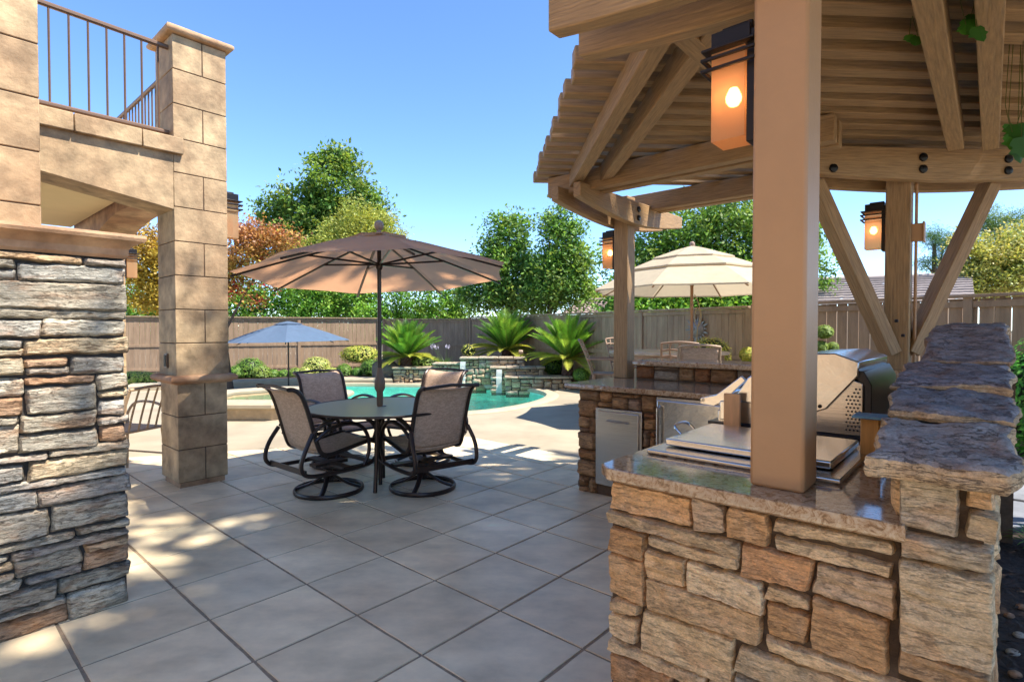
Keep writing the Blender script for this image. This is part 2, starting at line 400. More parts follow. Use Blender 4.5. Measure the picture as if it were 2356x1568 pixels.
# right of the kitchen wall: mulch and a flagstone path
b = MB()
nx = 26
rows = [[Vector((1.35+.0+ (i/nx)*1.1, .85+(j/16)*1.5, 0)) for i in range(nx+1)] for j in range(17)]
rows = [[U(.9+ (j/16)*4.0, .02-(i/nx)*1.6, .03+.02*noise.noise(Vector((i*.9, j*.9, 0)))+.014*noise.noise(Vector((i*2.3, j*2.3, 5)))) for i in range(nx+1)] for j in range(17)]
b.sheet(rows)
for _ in range(1100):
    c_ = U(rnd.uniform(2.4, 5.0), rnd.uniform(-.9, .01), .045); a_ = rnd.uniform(0, 6.28); d_ = Vector((math.cos(a_), math.sin(a_), rnd.uniform(-.4, .4)))*rnd.uniform(.008, .028); e_ = Vector((-math.sin(a_), math.cos(a_), rnd.uniform(-.3, .3)))*rnd.uniform(.004, .009)
    b.add([c_-d_-e_, c_+d_-e_*.6, c_+d_+e_, c_-d_+e_*.7], [(0,1,2,3)])
struct(b.build('mulch_strip', M['mulch']))
M['flag'] = mat('flagstone', (.24,.25,.27), .6, .35, 4, .4, 20, base2=(.17,.18,.20))
b = MB()
for (u0, u1, v0, v1) in ((4.95, 5.75, .3, -.62), (5.8, 6.6, .35, -.7), (4.9, 5.6, -.68, -1.7), (5.65, 6.5, -.75, -1.7)):
    p = [U(u0, v0), U(u1, v0), U(u1, v1), U(u0, v1)]
    p = [q+Vector((rnd.uniform(-.05, .05), rnd.uniform(-.05, .05), 0)) for q in p]
    b.prism([q+EZ*.005 for q in p], EZ*.04)
struct(b.build('flagstone_path', M['flag'], bevel=.01))

# ================================================================== STONE FACING
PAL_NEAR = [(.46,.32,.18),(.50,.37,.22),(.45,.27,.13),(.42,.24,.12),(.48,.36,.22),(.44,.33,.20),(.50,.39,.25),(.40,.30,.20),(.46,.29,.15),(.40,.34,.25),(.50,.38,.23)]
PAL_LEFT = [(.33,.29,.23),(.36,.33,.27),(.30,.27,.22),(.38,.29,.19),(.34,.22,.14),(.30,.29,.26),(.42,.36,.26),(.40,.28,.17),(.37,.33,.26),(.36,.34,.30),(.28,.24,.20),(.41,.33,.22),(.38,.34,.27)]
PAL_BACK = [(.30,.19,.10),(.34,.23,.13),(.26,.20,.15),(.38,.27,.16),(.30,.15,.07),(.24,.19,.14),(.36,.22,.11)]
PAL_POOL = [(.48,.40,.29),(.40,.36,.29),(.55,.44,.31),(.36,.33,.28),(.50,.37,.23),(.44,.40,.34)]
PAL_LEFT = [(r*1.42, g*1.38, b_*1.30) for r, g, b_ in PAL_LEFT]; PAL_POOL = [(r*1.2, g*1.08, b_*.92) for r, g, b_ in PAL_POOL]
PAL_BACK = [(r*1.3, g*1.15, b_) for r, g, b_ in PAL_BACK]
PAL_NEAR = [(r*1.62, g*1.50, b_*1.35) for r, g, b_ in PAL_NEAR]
def stone(b, O, ex, ey, en, x0, x1, y0, y1, dep, c, res, rg, edge=.02, rough=.008, jit=.006):
    w_, h_ = x1-x0, y1-y0
    nx = max(4, int(w_/res)); ny = max(4, int(h_/res))
    ci = [(rg.uniform(-jit, jit), rg.uniform(-jit, jit)) for _ in range(4)]
    tilt = rg.uniform(-.5, .5)*dep*.35; tl2 = rg.uniform(-.5, .5)*dep*.35; sx = rg.uniform(0, 99); lay = rg.random() < .55
    rows = []
    for j in range(-1, ny+2):
        row = []
        for i in range(-1, nx+2):
            s = min(max(i/nx, 0), 1); t = min(max(j/ny, 0), 1)
            ox = (ci[0][0]*(1-s)+ci[1][0]*s)*(1-t)+(ci[2][0]*(1-s)+ci[3][0]*s)*t
            oy = (ci[0][1]*(1-s)+ci[1][1]*s)*(1-t)+(ci[2][1]*(1-s)+ci[3][1]*s)*t
            x = x0+w_*s+ox; y = y0+h_*t+oy
            q = Vector((x*1.0, y*1.0, sx))
            wob = jit*(.9*noise.noise(q*14)+.5*noise.noise(q*45))
            # pull the outline inwards unevenly, round corners
            dx = min(s, 1-s)*w_; dy = min(t, 1-t)*h_; dd = min(dx, dy)
            cr = max(0, edge-dx)*max(0, edge-dy)/edge*.22
            x += (1 if s < .5 else -1)*(cr+wob); y += (1 if t < .5 else -1)*(cr+wob)
            e = min(1, dd/edge); z = dep*(1-(1-e)**3)*.62+dep*.38*min(1, dd/.003)
            z += tilt*(s-.5)*2+tl2*(t-.5)*2*(.4)
            z += rough*(noise.fractal(Vector((x*6, y*(22 if lay else 9), sx)), .9, 2.2, 5))*min(1, dd/.012+.15)
            vd = noise.voronoi(Vector((x*9, y*(20 if lay else 13), sx)))[0]; z += rough*.9*(vd[1]-vd[0]-.35)*min(1, dd/.01)
            if lay:
                st = noise.noise(Vector((x*3, y*28, sx+5))); z -= rough*1.1*max(0, st-.18)*3*min(1, dd/.01)
            z += .010
            if i < 0 or j < 0 or i > nx or j > ny: z = -.025
            row.append(O+ex*x+ey*y+en*z)
        rows.append(row)
    b.sheet(rows, c)
def facing(b, O, ex, ey, en, W, H, pal, rg, uh=.045, dep=.035, gap=.010, res=.012, wmin=.09, wmax=.38, hmax=3, keep=None, edge=.018, rough=.008, ends=0, jit=.006, wts=(2,5,3)):
    cw = .02; nc = int(round(W/cw)); nr = int(round(H/uh)); cw = W/nc; uh = H/nr
    occ = [[False]*nc for _ in range(nr)]
    for r_ in range(nr):
        c_ = 0
        while c_ < nc:
            if occ[r_][c_]: c_ += 1; continue
            if keep and not keep((c_+.5)*cw, (r_+.5)*uh): occ[r_][c_] = True; c_ += 1; continue
            run = 0
            while c_+run < nc and not occ[r_][c_+run] and not (keep and not keep((c_+run+.5)*cw, (r_+.5)*uh)): run += 1
            hh = min(rg.choices(range(1, hmax+1), wts[:hmax])[0], nr-r_)
            ww = int(rg.uniform(wmin, wmax)*(1 if hh > 1 else 1.1)/cw); ww = max(3, min(ww, run))
            if run-ww < int(wmin/cw): ww = run if run <= wmax/cw*1.15 else run//2
            while hh > 1 and any(occ[r_+k][c_+q] or (keep and not keep((c_+q+.5)*cw, (r_+k+.5)*uh)) for k in range(hh) for q in range(ww)): hh -= 1
            for k in range(hh):
                for q in range(ww): occ[r_+k][c_+q] = True
            x0 = c_*cw+gap/2; x1 = (c_+ww)*cw-gap/2
            if ends and c_+ww == nc: x1 += rg.uniform(-.2, 1)*ends
            if ends and c_ == 0: x0 -= rg.uniform(-.2, 1)*ends
            k_ = rg.uniform(.8, 1.15); c = rg.choice(pal); c = tuple(k_*q for q in c)
            g2 = gap*rg.uniform(.7, 1.3)
            stone(b, O, ex, ey, en, x0, x1, r_*uh+g2/2, (r_+hh)*uh-g2/2, dep*rg.uniform(.65, 1.25), c, res, rg, edge, rough, jit)
            c_ += ww

# ================================================================== HOUSE
house = thing('house', 'tan stucco block balcony of the house with a stone pier, column and bronze railing', 'house', U(.76, 3.9))
b = MB(); b.ubox(-1.6, .755, 3.262, 4.5, 0, 1.72); b.build('stone_pier', M['mortar_dark'], house)
b = MB(); facing(b, U(-.62, 3.262), EU, EZ, -EV, 1.38, 1.72, PAL_LEFT, random.Random(11), uh=.043, dep=.030, gap=.006, res=.011, wmin=.12, wmax=.50, ends=.014, jit=.008, edge=.009, rough=.007, wts=(5,5,2))
b.build('pier_facing', M['stone'], house, ang=60)
# moulded cap of the pier: swept profile along the front, returned on the right
b = MB(); pf = [(0,1.72),(.012,1.735),(.012,1.765),(.03,1.785),(.055,1.80),(.07,1.805),(.075,1.82),(.07,1.835),(0,1.845)]
def capring(p):  # offset o outwards
    return lambda o, z: [U(-1.6, 3.245-o, z), U(p+o, 3.245-o, z), U(p+o, 4.5+o, z), U(-1.6, 4.5+o, z)]
b.sheet([capring(.765)(o, z) for o, z in pf], closed=True); b.add(capring(.765)(0, 1.845), [(0,1,2,3)])
b.build('pier_cap', M['stucco_cap'], house, ang=25)
def blocks(name, u0, u1, v0, v1, z0, n, h, zt=None, half=None, split=(0,), parent=house, seam=.007, off=0):
    b = MB(); core = MB(); core.ubox(u0+.006, u1-.006, v0+.006, v1-.006, z0, z0+n*h)
    for k in range(n):
        za, zb = z0+k*h+seam/2, z0+(k+1)*h-seam/2
        um = u0+(u1-u0)*.54
        if k % 2 == off:
            b.ubox(u0, um-seam/2, v0, v1, za, zb); b.ubox(um+seam/2, u1, v0, v1, za, zb)
        else:
            b.ubox(u0, u1, v0, v1, za, zb)
    o = b.build(name, M['stucco'], parent, bevel=.004, seg=2)
    c = core.build('joint_core', M['groove'], o); return o
# upper pier (left edge of frame)
blocks('upper_pier', -1.4, .526, 3.81, 4.35, 1.845-.1, 10, .283, off=1)
# free column: shaft, torus moulding, base
blocks('column', 1.575, 2.0, 5.192, 5.64, .965, 10, .2886, off=1)
blocks('column_base', 1.585, 1.985, 5.20, 5.64, .055, 3, .2835, off=0)
b = MB(); b.ubox(1.60, 1.965, 5.215, 5.60, 0, .055); b.build('column_plinth', M['stucco_cap'], house, bevel=.004)
def ringcap(b, u0, u1, v0, v1, pf):
    b.sheet([[U(u0-o, v0-o, z), U(u1+o, v0-o, z), U(u1+o, v1+o, z), U(u0-o, v1+o, z)] for o, z in pf], closed=True)
    o, z = pf[0]; b.add([U(u0-o, v0-o, z), U(u1+o, v0-o, z), U(u1+o, v1+o, z), U(u0-o, v1+o, z)], [(3,2,1,0)])
    o, z = pf[-1]; b.add([U(u0-o, v0-o, z), U(u1+o, v0-o, z), U(u1+o, v1+o, z), U(u0-o, v1+o, z)], [(0,1,2,3)])
b = MB(); ringcap(b, 1.575, 2.0, 5.192, 5.64, [(0,.9),(.02,.905),(.03,.92)]+[(.03+.028*math.sin(a), .945-.03*math.cos(a)) for a in [k*math.pi/8 for k in range(1, 9)]]+[(0,.978)])
b.build('column_moulding', M['stucco_cap'], house, ang=30)
b = MB(); ringcap(b, 1.575, 2.0, 5.192, 5.64, [(0,3.851)]+[(.01+.045*math.sin(a), 3.885-.035*math.cos(a)) for a in [k*math.pi/8 for k in range(0, 9)]]+[(-.1,3.945)])
b.build('column_cap', M['stucco_cap'], house, ang=30)
# balcony beam with a haunched underside, coping and slab
b = MB(); zb = lambda u: 2.383+.161*(1.575-u)
for (u0, u1) in ((-1.6, 1.574),):
    p = [U(u0, 5.195, 2.90), U(u1, 5.195, 2.90), U(u1, 5.195, zb(u1)), U(u0, 5.195, zb(u0))]
    b.prism([p[0], p[3], p[2], p[1]], EV*.36)
b.build('balcony_beam', M['stucco'], house, bevel=.006)
b = MB()
for (u0, u1) in ((-1.6, -.35), (-.345, .905), (.91, 1.34), (1.345, 1.64)): b.ubox(u0, u1, 5.15, 5.50, 2.845, 2.982)
b.build('coping', M['stucco_cap'] if False else M['stucco'], house, bevel=.007)
b = MB(); b.ubox(-1.6, 1.57, 5.555, 9.2, 2.725, 2.93); b.build('soffit', M['soffit'], house)
# side beam with arched underside running back from the column
b = MB(); arch = []
for k in range(25):
    v_ = 5.64+(8.5-5.64)*k/24; t = (v_-5.64)/2.86; arch.append((v_, 2.36+.27*math.sin(math.pi*min(1, max(0, t))**.85)**.8))
poly = [U(1.60, 5.64, 2.90)]+[U(1.60, v_, z) for v_, z in arch]+[U(1.60, 9.2, arch[-1][1]), U(1.60, 9.2, 2.90)]
b.prism(poly, EU*.36); b.build('arch_beam', M['stucco_cap'], house, ang=30)
blocks('rear_column', 1.575, 2.0, 8.5, 8.95, 0, 8, .295, off=0)
b = MB(); b.lathe(U(.55, 6.55, 2.715), [(.09,.0),(.085,-.008),(.07,-.012)], 24); lt = b.build('recessed_light', mat('downlight', (.8,.7,.55), .4), house)
# unseen house wall behind the camera on the left, added to bounce warm sunlight
b = MB(); b.ubox(-7.5, -1.3, 3.45, 3.75, 0, 4.2); b.ubox(-7.8, -7.5, -5.5, 3.75, 0, 6.5); b.build('bounce_facade', M['bounce_facade'], house)
# railing
b = MB(); rl = MB()
zt, zbm, vr = 3.775, 3.047, 5.30
rl.tube([U(-.6, vr, zt+.03), U(1.58, vr, zt-.01)], (.022, .018), 8, flat=EZ)
rl.tube([U(-.6, vr, zbm+.0), U(1.60, vr, zbm)], (.020, .016), 8, flat=EZ)
rl.tube([U(1.73, 5.6, 3.775), U(1.73, 9.2, 3.775)], .02, 8); rl.tube([U(1.73, 5.6, 3.05), U(1.73, 9.2, 3.05)], .018, 8)
railing = rl.build('railing', M['rail'], house)
for k in range(11):
    bb = MB(); u_ = 1.50-.118*k-.0; bb.tube([U(u_, vr, zbm), U(u_, vr, zt)], .0085, 6); bb.build('baluster', M['rail'], railing)
for k in range(30):
    bb = MB(); v_ = 5.75+.112*k; bb.tube([U(1.73, v_, 3.05), U(1.73, v_, 3.775)], .0085, 6); bb.build('baluster', M['rail'], railing)
# outlet cover on the column's left face
b = MB(); b.box(U(1.568, 5.42, 1.10), (.018, .075, .125), (EU, EV, EZ)); oc = b.build('outlet_cover', M['rail'], house, bevel=.003)
b = MB()
for k in (-1, 0, 1): b.box(U(1.556, 5.42+k*.02, 1.10), (.006, .008, .10), (EU, EV, EZ))
b.build('louver', M['bolt'], oc)

# ================================================================== KITCHEN
kit = thing('outdoor_kitchen', 'L-shaped stone outdoor kitchen with granite counters and rising slate-capped wall', 'outdoor kitchen', U(2.2, .6))
b = MB()
b.ubox(1.60, 3.86, .03, .96, 0, .868); b.ubox(3.86, 4.6, .02, 2.64, 0, .868)
b.ubox(4.58, 4.74, -.1, 2.50, 0, 1.04)
b.build('base', M['mortar'], kit)
def wz(u): # top of the rising wall
    P_ = [(1.5,1.045),(1.78,1.10),(2.05,1.15),(2.35,1.205),(2.65,1.25),(3.0,1.315),(3.4,1.36),(4.0,1.38)]
    for (a, za), (c, zc) in zip(P_, P_[1:]):
        if u <= c: return za+(zc-za)*max(0, (u-a))/(c-a)
    return P_[-1][1]
b = MB()
us = [1.60+.08*k for k in range(24)]
rowsw = [[U(u_, .165, 0) for u_ in us], [U(u_, .165, wz(u_)-.012) for u_ in us], [U(u_, .012, wz(u_)-.012) for u_ in us], [U(u_, .012, 0) for u_ in us]]
b.sheet(rowsw); b.add([rowsw[k][0] for k in range(4)], [(0,1,2,3)]); b.add([rowsw[k][-1] for k in range(4)], [(0,1,2,3)])
b.build('wall_core', M['mortar'], kit, smooth=False)
# near end face (u=1.58): x runs along -v
b = MB(); rg = random.Random(23)
facing(b, U(1.60, .965), -EV, EZ, -EU, .972, .868, PAL_NEAR, rg, uh=.048, dep=.022, gap=.009, res=.0045, wmin=.10, wmax=.40, ends=.008, edge=.008, rough=.008, jit=.008, wts=(7,5,2),
       keep=lambda x, y: not (x > .80 and y > .55))
facing(b, U(1.60, .168, .548), -EV, EZ, -EU, .180, .492, [(.68,.54,.36),(.64,.48,.29),(.66,.42,.22),(.70,.56,.38)], random.Random(12), uh=.07, dep=.030, gap=.009, res=.005, wmin=.055, wmax=.21, ends=.006, edge=.009, rough=.007, jit=.006, wts=(5,3,2))
# wall's garden side, and its inner face above the counter
facing(b, U(3.9, .012), -EU, EZ, -EV, 2.3, 1.2, PAL_NEAR, rg, uh=.06, dep=.016, gap=.014, res=.03, keep=lambda x, y: y < wz(3.9-x)-.06)
facing(b, U(1.60, .165, .915), EU, EZ, EV, 2.2, .44, PAL_NEAR, rg, uh=.06, dep=.012, gap=.012, res=.02, keep=lambda x, y: y+.915 < wz(1.6+x)-.05)
nf = b.build('near_facing', M['stone_near'], kit, ang=60)
# far run face (u=3.84) with openings for the cabinet door and the refrigerator
b = MB(); rg = random.Random(31)
W3 = 2.64-.96
def keep3(x, y):
    v_ = 2.64-x
    if 2.04 < v_ < 2.47 and y < .735: return False
    if 1.05 < v_ < 1.915 and y < .862: return False
    return True
facing(b, U(3.86, 2.64), -EV, EZ, -EU, W3, .868, PAL_BACK, rg, uh=.045, dep=.03, gap=.011, res=.016, wmin=.07, wmax=.26, ends=.012, keep=keep3, jit=.006, edge=.014)
b.build('far_facing', M['stone'], kit, ang=60)
b = MB(); facing(b, U(4.58, 2.50, .915), -EV, EZ, -EU, 2.4, .128, PAL_BACK+[(.42,.34,.25)]*2, rg, uh=.043, dep=.02, gap=.012, res=.018, wmin=.09, wmax=.26, jit=.005, edge=.012, hmax=3)
b.build('bar_facing', M['stone'], kit, ang=60)
b = MB(); facing(b, U(4.6, 2.64), EU*-1, EZ, EV, .74, .868, PAL_BACK, rg, uh=.045, dep=.03, gap=.011, res=.03)
b.build('end_facing', M['stone'], kit, ang=60)
b = MB(); facing(b, U(1.62, .96), EU, EZ, EV, 2.2, .868, PAL_BACK, rg, uh=.05, dep=.02, gap=.011, res=.03)
b.build('side_facing', M['stone'], kit, ang=60)
# granite counter (L) with eased edges
def slab_poly(b, pts, z0, z1, e=.007, c=None):
    n = len(pts); ce = [Vector(p) for p in pts]
    def off(o):
        out = []
        for i in range(n):
            a, p, d = ce[i-1], ce[i], ce[(i+1) % n]
            e1 = (p-a).normalized(); e2 = (d-p).normalized(); n1 = Vector((-e1.y, e1.x, 0)); n2 = Vector((-e2.y, e2.x, 0))
            m_ = (n1+n2)/(1+n1.dot(n2)); out.append(p+m_*o)
        return out
    rows = [[p+EZ*z for p in off(o)] for o, z in ((e, z0), (0, z0+e), (0, z1-e*1.2), (e*.35, z1-e*.35), (e*1.2, z1))]
    b.sheet(rows, c, closed=True); b.add(rows[0], [tuple(range(n-1, -1, -1))], c); b.add(rows[-1], [tuple(range(n))], c)
def densify(pts, step, amp, sd_):
    out = []
    for i in range(len(pts)):
        a, d = Vector(pts[i]), Vector(pts[(i+1) % len(pts)]); k = max(1, int((d-a).length/step)); nrm = (d-a).cross(EZ).normalized()
        for s_ in range(k):
            p = a+(d-a)*(s_/k); out.append(p+nrm*(amp*noise.noise(p*30+Vector((0,0,sd_))) if s_ else 0))
    return out
ctr = [U(1.55, .15), U(4.58, .15), U(4.58, 2.45), U(4.74, 2.50), U(4.74, 2.76), U(3.80, 2.76), U(3.80, 1.005), U(1.60, 1.005), U(1.55, .955)]
# orientation: make counter-clockwise for inward offset
def area(P_): return sum(P_[i].x*P_[(i+1) % len(P_)].y-P_[(i+1) % len(P_)].x*P_[i].y for i in range(len(P_)))
if area(ctr) < 0: ctr = ctr[::-1]
b = MB(); slab_poly(b, densify(ctr, .02, .0022, 1), .872, .914, .006); b.build('countertop', M['granite'], kit, ang=40)
bt = [U(4.50, -.1), U(5.0, -.1), U(5.0, 2.50), U(4.50, 2.50)]
if area(bt) < 0: bt = bt[::-1]
b = MB(); slab_poly(b, densify(bt, .025, .004, 3), 1.042, 1.090, .008); b.build('bar_top', M['granite'], kit, ang=40)
# cabinet door, refrigerator
b = MB(); b.ubox(3.822, 3.86, 2.04, 2.46, 0.10, .73); fr_ = b.build('cabinet_frame', M['steel'], kit, bevel=.003)
b = MB(); b.ubox(3.806, 3.821, 2.062, 2.434, .14, .708); dr = b.build('cabinet_door', M['steel'], kit, bevel=.004)
b = MB(); b.tube([U(3.805, 2.345, .632), U(3.780, 2.335, .634), U(3.772, 2.25, .630), U(3.780, 2.155, .634), U(3.805, 2.145, .632)], (.006, .009), 8, flat=EZ); b.build('handle', M['steel'], dr)
b = MB(); b.ubox(3.82, 3.86, 1.06, 1.915, .08, .862); rf = b.build('refrigerator_frame', M['steel'], kit, bevel=.003)
b = MB(); b.ubox(3.775, 3.818, 1.085, 1.895, .10, .845); rd = b.build('refrigerator_door', M['steel_lid'], kit, bevel=.01)
b = MB(); b.tube([U(3.772, 1.865, .80), U(3.735, 1.865, .79), U(3.735, 1.865, .20), U(3.772, 1.865, .19)], .011, 8); b.build('handle', M['steel'], rd)
# slate caps of the rising wall
def capstone(u0, u1, v0, v1, z0, z1, th, sd_, top, side):
    b = MB(); rg = random.Random(sd_); nx = int((u1-u0)/.010); ny = int((v0-v1)/.010)
    ka, kb, kc, kd = [[rg.uniform(-.013, .013) for _ in range(6)] for _ in range(4)]
    def lin(k, t): i = min(4, int(t*5)); f = t*5-i; f = f*f*(3-2*f); return k[i]*(1-f)+k[i+1]*f
    def P3(s, t, layer):
        u_ = u0+(u1-u0)*s; v_ = v0+(v1-v0)*t
        eu = lin(ka if s < .5 else kb, t)+noise.noise(Vector((t*9, sd_, 3)))*.006; ev = lin(kc if t < .5 else kd, s)+noise.noise(Vector((s*9, sd_, 12)))*.006
        k = 2*abs(s-.5); u_ += eu*k; k = 2*abs(t-.5); v_ += ev*k
        d = min(s*(u1-u0), (1-s)*(u1-u0), t*(v0-v1), (1-t)*(v0-v1))
        z = z0+(z1-z0)*s + .011*noise.fractal(Vector((u_*7, v_*7, sd_*3.1)), .8, 2.1, 5)
        # cleft layering: broken terraces
        q = noise.fractal(Vector((u_*3.2+7, v_*5, sd_*1.7)), 1, 2, 4); z += .004*math.floor(q*3.2)
        z -= .007*max(0, 1-d/.010)**2
        return U(u_, v_, z)
    rows = [[P3(i/nx, j/ny, 0) for i in range(nx+1)] for j in range(ny+1)]; b.sheet(rows, top)
    per = [(i/nx, 0) for i in range(nx)]+[(1, j/ny) for j in range(ny)]+[(1-i/nx, 1) for i in range(nx)]+[(0, 1-j/ny) for j in range(ny)]
    cen = P3(.5, .5, 0); ring_ = []
    for lay in range(11):
        rr = []
        for s, t in per:
            p = P3(s, t, 0); d = Vector((p.x-cen.x, p.y-cen.y, 0)).normalized(); f_ = lay/10
            o = .003*noise.noise(Vector((p.x*7, p.y*7, lay*1.3+sd_)))+(.002 if lay % 4 else -.001)+.004*math.sin(f_*math.pi)-.014*max(0, f_-.85)*5*.5
            zb_ = z0+(z1-z0)*s-th; q_ = p+d*(o if lay else 0); rr.append(Vector((q_.x, q_.y, p.z*(1-f_)+(zb_)*f_)))
        ring_.append(rr)
    b.sheet(ring_, side, closed=True)
    return b.build('cap_stone', M['slab'], kit, ang=70)
TOPC = (.235,.215,.215); SID = (.56,.40,.24)  # grey-purple cap tops: weathered stone colour with sky reflection painted in
capstone(1.515, 1.79, .216, -.036, 1.078, 1.135, .052, 1, (.36,.33,.32), SID)
capstone(1.80, 2.07, .216, -.036, 1.158, 1.198, .030, 2, (.27,.265,.29), SID)
capstone(2.065, 2.40, .232, -.038, 1.212, 1.256, .030, 3, (.30,.28,.31), SID)
capstone(2.42, 3.12, .205, -.044, 1.272, 1.385, .034, 4, (.33,.29,.30), (.46,.31,.20))
capstone(3.14, 3.87, .205, -.045, 1.385, 1.400, .04, 6, (.28,.27,.28), SID)
# ================================================================== PERGOLA
perg = thing('pergola', 'brown timber pergola with open slat roof and bolted double beams over the kitchen', 'pergola', U(3.2, 1.2))
def post(u0, v0, s_, z0, z1, mt='timber', bev=.008):
    b = MB(); b.beam(U(u0+s_/2, v0+s_/2, z0), U(u0+s_/2, v0+s_/2, z1), s_, s_, up=EU)
    # beam() puts its bottom face on the path, so shift half a section
    b.v = [tuple(Vector(p)-EU*(s_/2)) for p in b.v]
    return b.build('post', M[mt], perg, bevel=bev)
post(1.66, .39, .146, .914, 2.62, 'timber_smooth', .010); post(4.537, 2.578, .146, .914, 2.62); post(4.75, .455, .15, .90, 2.64)
def bow(h): return lambda t: h*(abs(2*t-1))**1.6
def bbeam(p0, p1, hg, sag, wd=.07):
    b = MB(); b.beam(p0, p1, wd, hg, prof=bow(sag), n=16); return b.build('beam', M['timber'], perg, bevel=.006)
bbeam(U(1.622, 1.23, 2.365), U(1.622, -.42, 2.365), .235, .085); bbeam(U(1.842, 1.25, 2.365), U(1.842, -.42, 2.365), .235, .085)
bbeam(U(3.66, 2.54, 2.345), U(5.56, 2.54, 2.345), .215, .10); bbeam(U(3.66, 2.762, 2.345), U(5.56, 2.762, 2.345), .215, .10)
PR = U(4.825, .53); sdir = Vector((math.sin(R(86.7)), math.cos(R(86.7)), 0)); sn = Vector((-sdir.y, sdir.x, 0))
for k in (-1, 1): bbeam(PR+sn*(.145*k)-sdir*1.0+EZ*2.40, PR+sn*(.145*k)+sdir*1.25+EZ*2.40, .225, .05)
for (p0, p1) in ((Vector((.635,2.22,2.575)), Vector((.53,4.66,2.575))), (Vector((.84,2.08,2.575)), Vector((.755,4.60,2.575))),
                 (U(1.90,.985,2.571), U(3.4,.985,2.571)), (U(1.90,.80,2.571), U(3.4,.80,2.571)),
                 (U(1.5,.20,2.575), U(4.75,.215,2.575)), (U(1.5,.025,2.575), U(4.9,.04,2.575)),
                 (U(1.5,-.55,2.575), U(5.1,-.55,2.575)),
                 (U(3.85,2.95,2.525), U(3.85,.75,2.525)), (U(3.99,2.95,2.525), U(3.99,.75,2.525)), (U(4.90,2.95,2.525), U(4.90,.6,2.525)), (U(5.03,2.95,2.525), U(5.03,.6,2.525))):
    b = MB(); b.beam(p0, p1, .088, .135 if p0.z > 2.55 else .165); b.build('rafter', M['timber'], perg, bevel=.005)
rg = random.Random(3)
for k in range(-6, 13):
    y0 = 2.79+.1805*k; x0 = .325-.011*k+rg.uniform(-.015, .015)
    L_ = 4.9 if k < 9 else 4.2
    p0 = Vector((x0, y0, 2.702)); p1 = p0+sdir*L_
    b = MB(); b.beam(p0, p1, .088, .086); b.build('slat', M['timber'], perg, bevel=.008)
# braces at the right-hand post
for sg, e0 in ((-1, -.07), (1, .07)):
    b = MB(); b.beam(PR+sdir*(e0)-sn*.085+EZ*1.20, PR+sdir*(.66*sg)-sn*.085+EZ*2.42, .085, .12, up=sn*1.0); b.build('brace', M['timber'], perg, bevel=.005)
def bolt(c, nrm, r=.030):
    ax_ = nrm.orthogonal().normalized(); b = MB()
    b.lathe(c, [(r*.95, 0), (r, .004), (r*.9, .012), (r*.5, .016), (.0001, .017)], 16, ax=(ax_, nrm.cross(ax_), nrm)); b.build('bolt', M['bolt'], perg)
for x_ in (-.62, .02, .64):
    for z_ in ((2.475, 2.555) if x_ > -.1 else (2.47,)): bolt(PR+sdir*x_-sn*.181+EZ*(z_+.0), -sn)
for z_ in (2.41, 2.49): bolt(U(4.61, 2.504, z_), -EV, .028)
for z_ in (1.33, 1.43): bolt(PR-sdir*(.07+.59*(z_-1.2)/1.22)-sn*.21+EZ*z_, -sn, .012)
b = MB(); cx_ = U(4.83, .43); b.tube([cx_+EZ*.9, cx_+EZ*2.0], .010, 8); b.tube([cx_+EZ*2.12, cx_+EZ*2.42], .010, 8); cdt = b.build('conduit', M['timber_smooth'], perg)
b = MB(); b.box(cx_+EZ*2.06-EV*.005, (.075, .07, .12), (EU, EV, EZ)); b.box(cx_+EZ*2.06-EV*.045, (.095, .012, .14), (EU, EV, EZ)); b.build('junction_box', M['timber_smooth'], perg, bevel=.004)

# ================================================================== LANTERNS
def glow_mat(name, lit=True):
    m = bpy.data.materials.new(name); m.use_nodes = True; t = m.node_tree; N = t.nodes; L = t.links
    for n in list(N):
        if n.type == 'BSDF_PRINCIPLED': N.remove(n)
    tl = N.new('ShaderNodeBsdfTranslucent'); tl.inputs[0].default_value = (.95, .52, .27, 1)
    df = N.new('ShaderNodeBsdfDiffuse'); df.inputs[0].default_value = (.75, .50, .30, 1)
    rf = N.new('ShaderNodeBsdfRefraction'); rf.inputs['IOR'].default_value = 1.02; rf.inputs['Roughness'].default_value = .62; rf.inputs[0].default_value = (1, .72, .42, 1)
    a = N.new('ShaderNodeMixShader'); a.inputs[0].default_value = .5; L.new(tl.outputs[0], a.inputs[1]); L.new(df.outputs[0], a.inputs[2])
    c = N.new('ShaderNodeMixShader'); c.inputs[0].default_value = .45; L.new(a.outputs[0], c.inputs[1]); L.new(rf.outputs[0], c.inputs[2])
    L.new(c.outputs[0], N['Material Output'].inputs[0]); return m
M['shade'] = glow_mat('frosted_amber_glass')
def emit(name, c, s):
    m = bpy.data.materials.new(name); m.use_nodes = True; b = m.node_tree.nodes['Principled BSDF']
    b.inputs['Base Color'].default_value = (*c, 1); b.inputs['Emission Color'].default_value = (*c, 1); b.inputs['Emission Strength'].default_value = s; return m
M['bulb'] = emit('bulb', (1, .56, .25), 4.5)
